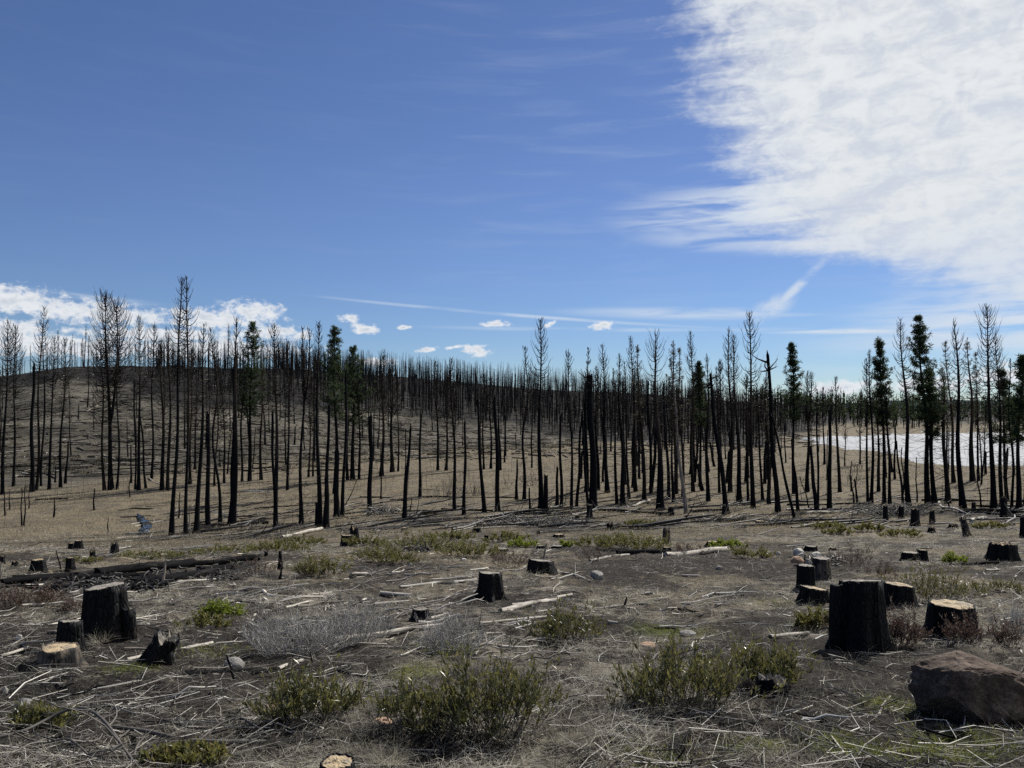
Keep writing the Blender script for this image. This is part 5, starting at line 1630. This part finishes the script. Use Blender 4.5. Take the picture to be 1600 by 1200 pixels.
stone(1530, 1136, 158, 104, 'big brown boulder, sunlit on top, at the right edge', 'rock_brown', 13, .75, 'boulder', .2, boulder_shape)
for a in [(1248, 869, 17, 14, 'round white stone on top of the stone heap', 'rock_pale', 3), (1275, 872, 15, 10, 'pale grey stone right of the round white one', 'rock_pale', 4),
          (1245, 884, 22, 14, 'tan angular stone at the front of the stone heap', 'rock_tan', 5), (1262, 884, 12, 12, 'small pale stone in the middle of the stone heap', 'rock_grey', 6),
          (1216, 868, 8, 6, 'small white stone left of the stone heap', 'rock_pale', 7), (366, 1046, 34, 18, 'flat pale grey stone in the left foreground', 'rock_grey', 8),
          (1012, 1011, 26, 8, 'flat tan stone sunk in the ground above the right shrub', 'rock_tan', 9), (598, 1136, 34, 11, 'flat pinkish stone between the front green shrubs', 'rock_tan', 10),
          (36, 1106, 30, 14, 'rounded grey stone at the left edge of the foreground', 'rock_grey', 11), (424, 1116, 22, 14, 'small tan stone at the foot of the left green shrub', 'rock_tan', 12),
          (933, 905, 22, 14, 'pale angular stone right of the wide black stump', 'rock_grey', 14), (8, 1084, 10, 12, 'small white stone at the left edge', 'rock_pale', 15),
          (1580, 1020, 20, 8, 'dark flat stone behind the boulder', 'rock_brown', 16), (1124, 892, 12, 8, 'grey stone on the dark burnt ground', 'rock_grey', 17),
          (1195, 872, 14, 10, 'grey stone at the edge of the stone heap', 'rock_grey', 18), (724, 878, 10, 6, 'white stone beside the olive shrubs', 'rock_pale', 19), (641, 884, 7, 5, 'small white stone below the olive shrubs', 'rock_pale', 20),
          (810, 1162, 9, 7, 'small pale stone below the middle front shrub', 'rock_pale', 21), (1075, 992, 26, 6, 'flat dull stone behind the right front shrub', 'rock_grey', 22), (30, 1000, 12, 9, 'small pale stone left of the black stump', 'rock_pale', 23)]:
    stone(*a)


# ------------------------------------------------------------------ shrubs
def shrub(px, by, ty, wpx, label, kind='green', dens=1.0, group='low shrubs in the clearing', leaf=None, name='shrub', up=1.0):
    p = P(px, by)
    s = p[1] / F
    W = wpx * s
    dep = W * 0.32
    cx, cy = p[0] * (p[1] + dep) / p[1], p[1] + dep
    cz = float(H(cx, cy))
    Htop = (HOR - ty) / F * cy - cz
    Hh = max(0.12, Htop)
    rg = np.random.default_rng(int(px * 5 + by))
    o = thing(name, label, 'shrub', (cx, cy, cz), group)
    N = int((52 if wpx > 90 else 38) * dens * (1.0 if s < 0.012 else (1.15 if kind in ('olive', 'bright') else 0.62)))
    if kind in ('grey', 'thicket'):
        N = int(N * (2.2 if kind == 'grey' else 1.2))
    rr_ = np.sqrt(rg.random(N)); a = rg.uniform(0, 6.28, N)
    bx, byy = rr_ * np.cos(a) * W * .36, rr_ * np.sin(a) * dep * .8
    gz = H(cx + bx, cy + byy) - cz
    L = Hh * rg.uniform(.45, 1.08, N) * (1 - .55 * rr_ ** 2)
    outx, outy = np.cos(a) * rr_ * W * .24 + rg.normal(0, .22, N) * Hh, np.sin(a) * rr_ * dep * .3 + rg.normal(0, .08, N) * Hh
    k = 5
    t = np.linspace(0, 1, k)[None]
    pts = np.zeros((N, k, 3))
    pts[:, :, 0] = bx[:, None] + outx[:, None] * t ** .8 + rg.normal(0, .012, (N, k)) * t
    pts[:, :, 1] = byy[:, None] + outy[:, None] * t ** .8 + rg.normal(0, .012, (N, k)) * t
    pts[:, :, 2] = gz[:, None] - .02 + L[:, None] * t * up
    rb = max(.0035, s * .22) if kind != 'grey' else max(.0026, s * .22)
    rad = np.broadcast_to(np.linspace(1.0, .5, k), (N, k)) * rb
    mat_t = {'green': 'twig_brown', 'olive': 'twig_brown', 'bright': 'twig_brown', 'red': 'twig_red', 'grey': 'twig_grey', 'thicket': 'twig_dark'}[kind]
    mb = MB().tubes(pts, rad, 3)
    q_, rq = twigs_on(pts, rg, 4 if kind in ('grey', 'red', 'thicket') else 3, .5 if kind == 'green' else .42, .45, rb * .7)
    mb.tubes(q_, rq, 3)
    if kind in ('grey', 'red', 'thicket'):
        q2, rq2 = twigs_on(q_, rg, 3 if kind != 'thicket' else 1, .6, .3, rb * .5)
        mb.tubes(q2, rq2, 3)
    link('stems', mb.mesh('stems', MAT[mat_t]), o, kind='stuff')
    if kind in ('grey', 'thicket'):
        return
    # leaves stand upright along the upper shoots
    per = {'green': 6, 'olive': 10, 'bright': 11, 'red': 4}[kind]
    allp = np.concatenate([q_, pts[:, 2:]])
    M_ = len(allp) * per
    bi = np.repeat(np.arange(len(allp)), per)
    f = rg.uniform(.15, 1.0, M_) * (allp.shape[1] - 1)
    i = np.minimum(f.astype(int), allp.shape[1] - 2)
    b = allp[bi, i] + (allp[bi, i + 1] - allp[bi, i]) * (f - i)[:, None]
    b = b + rg.normal(0, .012, b.shape)
    d = allp[bi, i + 1] - allp[bi, i]; d /= np.linalg.norm(d, axis=1, keepdims=True) + 1e-9
    d = d * .6 + rg.normal(0, .5, (M_, 3)); d[:, 2] += .55 if kind == 'green' else .25
    d /= np.linalg.norm(d, axis=1, keepdims=True)
    sz = np.cross(d, rg.normal(0, 1, (M_, 3))); sz /= np.linalg.norm(sz, axis=1, keepdims=True) + 1e-9
    nn = np.cross(d, sz)
    ll = (leaf or max(.048, s * 3.2) * (1.3 if kind == 'green' else 1.0)) * rg.uniform(.6, 1.2, M_)[:, None]
    wd = ll * (.14 if kind in ('green', 'red') else .22)
    v = np.stack([b, b + d * ll * .5 + sz * wd + nn * wd * .35, b + d * ll, b + d * ll * .5 - sz * wd + nn * wd * .35], 1)
    ii = np.arange(M_)[:, None] * 4
    tri = np.concatenate([ii + [[0, 1, 2]], ii + [[0, 2, 3]]])
    link('leaves', MB().add(v, None, tri).mesh('leaves', MAT[{'green': 'shrub_leaf', 'olive': 'shrub_leaf_olive', 'bright': 'shrub_leaf_bright', 'red': 'shrub_leaf_red'}[kind]], smooth=False), o, kind='stuff')


SHRUBS = [
    (476, 1138, 1046, 150, 'green leafy shrub at left in the front row', 'green', 1.3), (665, 1160, 1062, 150, 'green leafy shrub at centre front, left of two touching', 'green', 1.1),
    (770, 1168, 1024, 170, 'green leafy shrub at centre front, taller right of two touching', 'green', 1.4), (1060, 1128, 1005, 190, 'wide green shrub right of centre front', 'green', 1.6),
    (1185, 1078, 1000, 120, 'green shrub behind the charred low stump', 'green', 1.1), (885, 1008, 946, 105, 'middle green shrub beside the pale poles', 'green', 1.2),
    (342, 968, 937, 58, 'small bright green shrub at left middle', 'bright', 1.2), (315, 985, 955, 70, 'thin pale shrub beside the bright green one', 'olive', .6),
    (1455, 944, 884, 110, 'green shrub behind the broad tan-cut stump', 'green', 1.2), (1550, 932, 904, 90, 'low green shrub right of the shrub behind the tan-cut stump', 'green', .9),
    (60, 1140, 1104, 84, 'low green shrub at the bottom left edge', 'green', 1.0), (290, 1205, 1168, 110, 'low sparse green shrub in the bottom left corner', 'olive', .8),
    (1272, 985, 948, 44, 'slim olive shrub left of the biggest stump', 'olive', .9), (1215, 1068, 1035, 50, 'small shrub on the charred low stump', 'green', .7),
    (505, 903, 864, 78, 'reddish olive shrub left of the squat black stump', 'olive', 1.6), (600, 884, 850, 105, 'olive shrub below the squat black stump', 'olive', 1.6),
    (660, 862, 833, 120, 'olive shrub behind the squat black stump', 'olive', 1.5), (730, 872, 843, 100, 'olive shrub left of the pale flat stump', 'olive', 1.4),
    (570, 856, 838, 60, 'olive shrub around the jagged snag stump', 'olive', 1.1), (430, 862, 846, 100, 'low olive shrub left of the squat stump', 'olive', 1.2),
    (470, 852, 838, 70, 'low olive shrub under the front trunks', 'olive', 1.0), (345, 866, 852, 90, 'low olive shrub behind the black log pile', 'olive', 1.1),
    (240, 874, 861, 110, 'low olive strip of shrub beside the jagged stump', 'olive', 1.1), (130, 880, 870, 60, 'low shrub between far small stumps at left', 'olive', .8),
    (985, 862, 830, 115, 'bright olive shrub left of the jagged grey snag', 'olive', 1.9), (930, 856, 838, 70, 'dull shrub left of the bright olive shrub', 'olive', 1.0),
    (1076, 868, 843, 60, 'brownish shrub right of the jagged grey snag', 'red', 1.0), (1132, 858, 842, 44, 'small green shrub behind the pale round-topped stump', 'bright', 1.0),
    (1175, 874, 852, 66, 'olive brown shrub right of the grey barked log', 'olive', 1.0), (820, 856, 842, 44, 'small green shrub left of the flat black stumps', 'bright', .9),
    (884, 856, 846, 20, 'tiny green shrub right of the flat black stumps', 'bright', .7), (790, 848, 830, 60, 'olive shrub above the pale flat stump', 'olive', 1.1),
    (700, 846, 828, 70, 'olive shrub in the row behind, near the far pale stumps', 'olive', 1.1), (1000, 822, 812, 50, 'low olive shrub below the black fallen trunk', 'olive', .8),
    (1490, 882, 864, 38, 'small bright shrub left of the notched stump', 'bright', .9), (1285, 826, 814, 60, 'low olive shrub left of the stump row', 'olive', .9),
    (1358, 832, 816, 44, 'small olive shrub near the slim black stump', 'olive', .9), (1410, 840, 824, 60, 'low olive shrub below the thick black stump', 'olive', .9),
    (1310, 836, 822, 40, 'low olive shrub before the long pale trunk', 'olive', .8), (1545, 826, 815, 50, 'low green shrub before the right edge log pile', 'olive', .8),
    (800, 890, 857, 64, 'reddish shrub above the flared black stump', 'red', 1.5), (45, 950, 912, 110, 'reddish brown shrub at the left edge below the log pile', 'red', 1.6),
    (125, 958, 930, 60, 'dull reddish shrub left of the large left stump', 'red', .9), (1340, 893, 850, 90, 'reddish twiggy shrub right of the stone heap', 'red', 1.4), (1375, 905, 878, 50, 'smaller reddish shrub right of the twiggy one', 'red', .9),
    (1405, 1014, 945, 72, 'red brown shrub between the biggest stump and tan-cut stump', 'red', 1.6), (1338, 1012, 938, 50, 'thin brown shrub in front of the biggest stump', 'red', .9),
    (1510, 1008, 958, 56, 'brown shrub in front of the broad tan-cut stump', 'red', 1.0), (1572, 1015, 965, 40, 'thin brown shrub at the right edge above the boulder', 'red', .6),
    (930, 878, 853, 70, 'dull red shrub left of the lumpy charred log', 'red', .9), (405, 900, 868, 60, 'brown twiggy shrub at the right end of the log pile', 'red', .8),
    (455, 1032, 948, 130, 'large grey leafless shrub, left of two merging', 'grey', 1.3), (550, 1010, 940, 110, 'large grey leafless shrub, right of two merging', 'grey', 1.2),
    (705, 1024, 956, 96, 'grey leafless shrub at the end of the long pale log', 'grey', 1.2), (1585, 990, 930, 60, 'grey wispy shrub at the right edge', 'grey', .7),
    (700, 779, 746, 46, 'dark leafless thicket behind the centre trunks', 'thicket', 1.2), (742, 776, 752, 30, 'small dark thicket right of the leafless thicket', 'thicket', .8),
    (1345, 738, 720, 40, 'dark leafless brush in the gap left of the snow', 'thicket', .9), (830, 760, 735, 40, 'dark leafless brush beside the crooked trunk', 'thicket', .8),
    (790, 765, 742, 34, 'thin dark brush left of the short broken trunk', 'thicket', .6), (1330, 760, 735, 30, 'thin brush below the snow gap', 'thicket', .6),
]
for a in SHRUBS:
    px, by, ty, wpx, lab, kd, dn = a
    shrub(px, by, ty, wpx, lab, kd, dn, leaf=None)


# ------------------------------------------------------------------ bunch grass tufts (individual clumps one can see)
def blades(base, d, L, w_, rg, droop=.5, k=3):
    """flat tapering blades; base (N,3), d (N,3) unit, L (N,), w_ (N,)"""
    N = len(base)
    t = np.linspace(0, 1, k)
    sdv = np.cross(d, np.array([0, 0, 1.0]) + rg.normal(0, .35, (N, 3)))
    sdv /= np.linalg.norm(sdv, axis=1, keepdims=True) + 1e-9
    cen = base[:, None] + d[:, None] * (L[:, None] * t)[:, :, None]
    cen[:, :, 2] -= droop * L[:, None] * (t ** 2)[None]
    cen += sdv[:, None] * (rg.normal(0, .38, (N, 1)) * L[:, None] * t[None] ** 2)[:, :, None]
    wt = np.array([1.0, .75, 0.12])[:k] if k == 3 else np.linspace(1, .25, k)
    a = cen + sdv[:, None] * (w_[:, None] * wt)[:, :, None] * .5
    b = cen - sdv[:, None] * (w_[:, None] * wt)[:, :, None] * .5
    v = np.stack([a, b], 2).reshape(N, k * 2, 3)
    i = np.arange(N)[:, None] * (2 * k)
    q = np.concatenate([i + [[2 * j, 2 * j + 1, 2 * j + 3, 2 * j + 2]] for j in range(k - 1)])
    return v.reshape(-1, 3), q


def tuft(px, by, wpx, hpx, n, label, mat='straw'):
    p = P(px, by); s = p[1] / F
    rg = np.random.default_rng(int(px + by * 3))
    W, Hh = wpx * s, hpx * s
    a = rg.uniform(0, 6.28, n); r_ = np.sqrt(rg.random(n)) * W * .22
    base = np.stack([np.cos(a) * r_, np.sin(a) * r_, np.zeros(n) - .01], -1)
    sp = rg.uniform(.1, 1.1, n)
    d = np.stack([np.cos(a) * sp, np.sin(a) * sp, np.ones(n)], -1); d += rg.normal(0, .15, d.shape)
    d /= np.linalg.norm(d, axis=1, keepdims=True)
    L = Hh * rg.uniform(.6, 1.5, n)
    v, q = blades(base, d, L, np.full(n, max(.003, s * .45)), rg, .45)
    link('grass_tuft', MB().add(v, q).mesh('grass_tuft', MAT[mat], smooth=False), None, p + [0, W * .2, 0], label=label, category='grass', group='tufts of dry bunch grass')


for a in [(605, 1200, 90, 38, 420, 'pale dry grass tuft at the bottom edge by the sawn stump'), (150, 1005, 50, 30, 130, 'dry grass tuft at the foot of the large left stump'),
          (222, 938, 36, 16, 150, 'pale dry tuft right of the large left stump'), (318, 930, 30, 12, 120, 'pale dry tuft right of the grey broken post'), (1050, 910, 22, 10, 120, 'small pale tuft on the dark burnt ground'),
          (1012, 945, 36, 12, 150, 'low pale tuft by the thin pale pole'), (978, 950, 30, 10, 110, 'low pale tuft left of the tuft by the pole'), (525, 905, 30, 14, 110, 'dry tuft right of the reddish olive shrub'),
          (280, 990, 50, 22, 160, 'dry tuft behind the broken dark stump'), (1290, 925, 40, 18, 160, 'dry tuft right of the upright black stump'), (1370, 862, 50, 10, 150, 'low dry tuft above the overlapping stumps'),
          (1430, 866, 40, 12, 140, 'dry tuft behind the overlapping stumps'), (60, 975, 60, 22, 200, 'dry tuft left of the black stump'), (970, 1178, 80, 22, 240, 'dry tuft below the wide right shrub'),
          (1235, 1045, 50, 26, 160, 'grey dry tuft beside the shrub on the charred stump'), (1460, 1050, 30, 26, 70, 'thin dry tuft growing against the boulder'), (1330, 940, 30, 16, 60, 'dry wisps on the foot of the biggest stump'),
          (815, 900, 36, 12, 120, 'dry tuft left of the wide black stump'), (700, 905, 40, 12, 130, 'dry tuft behind the grey log'), (560, 962, 36, 14, 110, 'dry tuft between the grey shrub and thin log')]:
    tuft(*a)


# ------------------------------------------------------------------ uncountable litter
def near_field(N, ymin, ymax, rg, power=1.25, umax=.86, thresh=None, seed=0, scale=1.0, grassy=1.0):
    a = rg.random(N)
    e = 1 - power
    Y = (ymin ** e + a * (ymax ** e - ymin ** e)) ** (1 / e)
    X = rg.uniform(-umax, umax, N) * (Y + .6)
    if thresh is not None:
        m_ = fbm(X * scale, Y * scale, seed, 4) + rg.normal(0, .06, N) > thresh
        X, Y = X[m_], Y[m_]
    m_ = rg.random(len(X)) > char_zone(X, Y) * .85 * grassy
    X, Y = X[m_], Y[m_]
    if OCC:
        oc = np.array(OCC)
        keep = np.ones(len(X), bool)
        for (ox, oy, r_) in oc:
            keep &= (X - ox) ** 2 + (Y - oy) ** 2 > r_ * r_
        X, Y = X[keep], Y[keep]
    return X, Y


rg = np.random.default_rng(77)
# matted dead grass and stems, lying mostly flat
X, Y = near_field(24000, 2.6, 50, rg, 1.35, thresh=.48, seed=91, scale=.8)
nc = len(X); per = 8
a0 = (fbm(X * .6, Y * .6, 93, 2) - .5) * 8 + rg.normal(0, .9, nc)
X = np.repeat(X, per); Y = np.repeat(Y, per); a = np.repeat(a0, per) + rg.normal(0, .55, nc * per)
n = len(X)
sc_ = .018 + .006 * Y
X = X + rg.normal(0, 1, n) * sc_; Y = Y + rg.normal(0, 1, n) * sc_
elv = np.abs(rg.normal(0, .42, n)) + .03
d = np.stack([np.cos(a) * np.cos(elv), np.sin(a) * np.cos(elv), np.sin(elv)], -1)
L = np.repeat(rg.uniform(.05, .26, nc), per) * rg.uniform(.6, 1.2, n) * (1 + .03 * Y)
wv = np.maximum(.0024, Y / F * 1.56 * .31) * rg.uniform(.6, 1.3, n)
v, q = blades(np.stack([X, Y, Hf(X, Y) + .004], -1), d, L, wv, rg, .30)
link('dead_grass', MB().add(v, q).mesh('dead_grass', MAT['straw'], smooth=False), kind='stuff', label='matted pale dead grass covering the near slope', category='grass')

# standing dry grass, patchy
X, Y = near_field(80000, 4, 60, rg, 1.1, thresh=.53, seed=95, scale=.35)
n = len(X)
a = rg.uniform(0, 6.28, n)
d = np.stack([np.cos(a) * .55, np.sin(a) * .55, np.ones(n)], -1) + rg.normal(0, .2, (n, 3))
d /= np.linalg.norm(d, axis=1, keepdims=True)
L = rg.uniform(.06, .22, n)
wv = np.maximum(.003, Y / F * 1.56 * .26)
v, q = blades(np.stack([X, Y, Hf(X, Y) - .005], -1), d, L, wv, rg, .3)
link('dry_grass', MB().add(v, q).mesh('dry_grass', MAT['straw'], smooth=False), kind='stuff', label='patchy standing dry grass on the clearing', category='grass')

# green blades in the mossy patches
mv = []
for (mx_, my_, rad) in [(1405, 1105, 0.30), (1520, 1165, 0.45), (1030, 1192, 0.3), (200, 1050, 0.35), (330, 1020, .4), (1330, 1165, 0.3), (650, 1050, 0.35), (690, 1012, 0.5), (1280, 975, .5), (1050, 985, .6), (1440, 1175, .3), (1210, 945, .5)]:
    c = P(mx_, my_)
    k = 420
    mv.append(np.stack([c[0] + rg.normal(0, rad * .5, k), c[1] + rg.normal(0, rad * .5, k)], -1))
mv = np.concatenate(mv); X, Y = mv[:, 0], mv[:, 1]; n = len(X)
a = rg.uniform(0, 6.28, n)
d = np.stack([np.cos(a) * .6, np.sin(a) * .6, np.ones(n)], -1); d /= np.linalg.norm(d, axis=1, keepdims=True)
v, q = blades(np.stack([X, Y, Hf(X, Y) - .004], -1), d, rg.uniform(.03, .09, n), np.full(n, .005), rg, .3)
link('green_grass', MB().add(v, q).mesh('green_grass', MAT['grass_green'], smooth=False), kind='stuff', label='new green grass and moss in small patches', category='grass')

# twigs
X, Y = near_field(33000, 2.6, 50, rg, 1.35, thresh=.42, seed=97, scale=.9, grassy=.3)
n = len(X)
a = rg.normal(.25, .9, n) + math.pi * rg.integers(0, 2, n)
L = rg.uniform(.05, 1, n) ** 2.8 * .6 + .05
t = np.linspace(-.5, .5, 3)[None]
pts = np.zeros((n, 3, 3))
bend = rg.normal(0, .24, n)[:, None] * L[:, None] * (t * t * 4)
pts[:, :, 0] = X[:, None] + np.cos(a)[:, None] * L[:, None] * t - np.sin(a)[:, None] * bend
pts[:, :, 1] = Y[:, None] + np.sin(a)[:, None] * L[:, None] * t + np.cos(a)[:, None] * bend
lift = rg.uniform(.004, .03, n)[:, None] + np.abs(rg.normal(0, .05, n))[:, None] * L[:, None] * rg.random((n, 1)) + rg.normal(0, .10, n)[:, None] * L[:, None] * t
pts[:, :, 2] = Hf(pts[:, :, 0], pts[:, :, 1]) + np.maximum(lift, .002)
rad = np.maximum(0.0014 + .0045 * rg.random(n) ** 3 * L / .5, Y / F * 1.56 * .10)[:, None] * np.array([1, .9, .6])[None]
link('twig_litter', MB().tubes(pts, rad, 3).mesh('twig_litter', MAT['litter_twig']), kind='stuff', label='scattered grey and dark twigs over the near ground', category='twigs')

# broken branches and poles too many to count
rgd = np.random.default_rng(311)
def woody(N, ymin, ymax, umin, umax, Lr, rr_, name, label, mat, seed, flat=.12, th=.44):
    a_ = rgd.random(N)
    Yw = np.exp(np.log(ymin) + a_ * (np.log(ymax) - np.log(ymin)))
    Xw = rgd.uniform(umin, umax, N) * Yw
    k_ = fbm(Xw * .45, Yw * .45, seed, 3) > th
    for (ox, oy, r_) in OCC:
        k_ &= (Xw - ox) ** 2 + (Yw - oy) ** 2 > (r_ + .35 * np.clip(Yw / 15, .3, 1)) ** 2
    Xw, Yw = Xw[k_], Yw[k_]
    m_ = len(Xw)
    an = rgd.normal(.22, .55, m_)
    Lw = (Lr[0] + (Lr[1] - Lr[0]) * rgd.random(m_) ** 2.2) * np.clip(Yw / 15, .3, 1)
    tt = np.linspace(-.5, .5, 5)[None]
    pp = np.zeros((m_, 5, 3))
    bd = rgd.normal(0, .10, m_)[:, None] * Lw[:, None] * (tt * tt * 4) + rgd.normal(0, .012, (m_, 5)) * Lw[:, None]
    pp[:, :, 0] = Xw[:, None] + np.cos(an)[:, None] * Lw[:, None] * tt - np.sin(an)[:, None] * bd
    pp[:, :, 1] = Yw[:, None] + np.sin(an)[:, None] * Lw[:, None] * tt + np.cos(an)[:, None] * bd
    r0_ = rr_[0] + (rr_[1] - rr_[0]) * rgd.random(m_) ** 2 * (Lw / Lr[1]) ** .7
    tilt_ = np.abs(rgd.normal(0, flat, m_))[:, None] * Lw[:, None] * (tt + .5)
    pp[:, :, 2] = Hf(pp[:, :, 0], pp[:, :, 1]) + r0_[:, None] * .6 + tilt_
    mb_ = MB().tubes(pp, r0_[:, None] * np.array([1, 1.05, .9, .8, .45])[None], 5)
    q2_, rq_ = twigs_on(pp, rgd, 2, .3, .5, 1.0)
    mb_.tubes(q2_, rq_ * np.repeat(r0_, 2)[:, None] * .4, 3)
    link(name, mb_.mesh(name, MAT[mat]), kind='stuff', label=label, category='debris')


woody(900, 5.0, 42, -.75, .75, (.15, 1.3), (.006, .030), 'broken_branches', 'broken pale and charred branches strewn over the clearing', 'litter_twig', 321)
woody(520, 8.0, 24, -.62, .10, (.15, 1.1), (.007, .032), 'slash_wood', 'pale slash wood lying left of centre', 'wood_chip', 322, th=.40)
woody(800, 34, 75, -.5, .75, (.4, 3.5), (.015, .05), 'fallen_wood', 'dark fallen branches along the foot of the trees', 'litter_twig', 323, .06, .42)
woody(620, 36, 62, -.42, .75, (.5, 4.5), (.025, .10), 'charred_fallen_wood', 'charred fallen wood below the trees at right', 'charcoal', 324, .08, .40)

# splinters and bark chips, pale and black
def chips(N, seed, mat, name, label, size, thresh):
    rg = np.random.default_rng(seed)
    X, Y = near_field(N, 3, 46, rg, 1.2, thresh=thresh, seed=seed, scale=.55)
    n = len(X)
    a = rg.normal(.2, 1.0, n)
    lx = rg.uniform(.2, 1, n) ** 2 * size * (.35 + .65 * sstep(Y, 5, 14)); ly = lx * rg.uniform(.08, .28, n); lz = ly * rg.uniform(.4, .9, n)
    cu = np.array([[-1, -1, 0], [1, -1, 0], [1, 1, 0], [-1, 1, 0], [-.7, -.6, 1], [.8, -.7, 1], [.6, .7, 1], [-.8, .6, 1]], float)
    c = cu[None] * np.stack([lx, ly, lz], -1)[:, None] + rg.normal(0, .12, (n, 8, 3)) * np.stack([lx, ly, lz], -1)[:, None]
    x = c[:, :, 0] * np.cos(a)[:, None] - c[:, :, 1] * np.sin(a)[:, None] + X[:, None]
    y = c[:, :, 0] * np.sin(a)[:, None] + c[:, :, 1] * np.cos(a)[:, None] + Y[:, None]
    z = c[:, :, 2] + (Hf(X, Y))[:, None] + c[:, :, 0] * rg.normal(0, .15, n)[:, None]
    f = np.array([[3, 2, 1, 0], [4, 5, 6, 7], [0, 1, 5, 4], [1, 2, 6, 5], [2, 3, 7, 6], [3, 0, 4, 7]])
    q = (np.arange(n)[:, None, None] * 8 + f[None]).reshape(-1, 4)
    link(name, MB().add(np.stack([x, y, z], -1), q).mesh(name, MAT[mat], smooth=False), kind='stuff', label=label, category='debris')


chips(6500, 201, 'wood_chip', 'wood_chips', 'pale wood splinters scattered over the clearing', .10, .47)
chips(9000, 202, 'charcoal', 'charcoal_debris', 'black charcoal lumps scattered over the clearing', .11, .44)

# meadow grass beyond the drop-off
X, Y = near_field(145000, 30, 150, rg, .6, .8, thresh=.49, seed=99, scale=.2)
keep = np.abs(X / Y * F + 800 - 225) + 0 * X > 14
keep |= (Y < 40) | (Y > 62)
X, Y = X[keep], Y[keep]
n = len(X)
a = rg.uniform(0, 6.28, n)
d = np.stack([np.cos(a) * .45, np.sin(a) * .45, np.ones(n)], -1); d /= np.linalg.norm(d, axis=1, keepdims=True)
L = rg.uniform(.12, .42, n)
wv = Y / F * 1.56 * .34
v, q = blades(np.stack([X, Y, H(X, Y) - .02], -1), d, L, wv, rg, .2, 2)
link('meadow_grass', MB().add(v, q).mesh('meadow_grass', MAT['straw_meadow'], smooth=False), kind='stuff', label='straw coloured dry grass covering the meadow under the trees', category='grass')

# thin dead stems of undergrowth standing in the meadow
N = 1500
Y = rg.uniform(44, 135, N); px = rg.uniform(-60, 1660, N)
X = (px - 800) / F * Y
m_ = (fbm(X * .07, Y * .07, 411, 3) > .50) & (np.abs(px - 225) > 25)
X, Y = X[m_], Y[m_]
n = len(X)
hh = rg.uniform(.3, 1, n) ** 2 * 2.4
t = np.linspace(0, 1, 3)[None]
pts = np.stack([X[:, None] + rg.normal(0, .07, (n, 1)) * hh[:, None] * t, Y[:, None] + rg.normal(0, .07, (n, 1)) * hh[:, None] * t, H(X, Y)[:, None] - .05 + hh[:, None] * t], -1)
mb = MB().tubes(pts, (.012 + .006 * rg.random(n))[:, None] * np.array([1, .8, .5])[None] * (Y / 70)[:, None] ** .5, 3)
q_, rq = twigs_on(pts, rg, 3, .3, .6, .007)
mb.tubes(q_, rq, 3)
link('dead_undergrowth', mb.mesh('dead_undergrowth', MAT['twig_brown']), kind='stuff', label='thin dead stems of undergrowth standing in the meadow', category='undergrowth')

# low dark brush on the far slopes
N = 5000
Y = rg.uniform(88, 250, N); px = rg.uniform(-80, 900, N)
st = np.interp(px, [0, 450, 620, 900], [88, 92, 108, 118])
m_ = Y > st
X, Y = ((px - 800) / F * Y)[m_], Y[m_]
m_ = fbm(X * .08, Y * .08, 401, 3) > .44
X, Y = np.repeat(X[m_], 9), np.repeat(Y[m_], 9)
n = len(X)
X = X + rg.normal(0, .35, n); Y = Y + rg.normal(0, .35, n)
a = rg.uniform(0, 6.28, n)
d = np.stack([np.cos(a) * .8, np.sin(a) * .8, np.ones(n)], -1); d /= np.linalg.norm(d, axis=1, keepdims=True)
v, q = blades(np.stack([X, Y, H(X, Y) - .05], -1), d, rg.uniform(.2, .75, n), np.full(n, .10), rg, .25, 2)
link('slope_brush', MB().add(v, q).mesh('slope_brush', MAT['brush_dark'], smooth=False), kind='stuff', label='low dark brush dotting the far slopes', category='brush')

# fallen wood on the far slopes
N = 5200
Y = rg.uniform(80, 270, N); px = rg.uniform(-80, 1280, N)
st = np.interp(px, [0, 450, 620, 800, 1000, 1280], [86, 90, 105, 110, 120, 150])
m_ = Y > st
X, Y = ((px - 800) / F * Y)[m_], Y[m_]
n = len(X)
a = rg.normal(0, .8, n)
L = rg.uniform(.2, 1, n) ** 2.5 * 5
t = np.linspace(-.5, .5, 3)[None]
pts = np.stack([X[:, None] + np.cos(a)[:, None] * L[:, None] * t, Y[:, None] + np.sin(a)[:, None] * L[:, None] * t, np.zeros((n, 3))], -1)
pts[:, :, 2] = H(pts[:, :, 0], pts[:, :, 1]) + .08
rad = rg.uniform(.03, .13, n)[:, None] * np.array([1, .9, .6])[None]
link('slope_debris', MB().tubes(pts, rad, 4).mesh('slope_debris', MAT['slope_wood']), kind='stuff', label='fallen burnt wood strewn over the far slopes', category='debris')
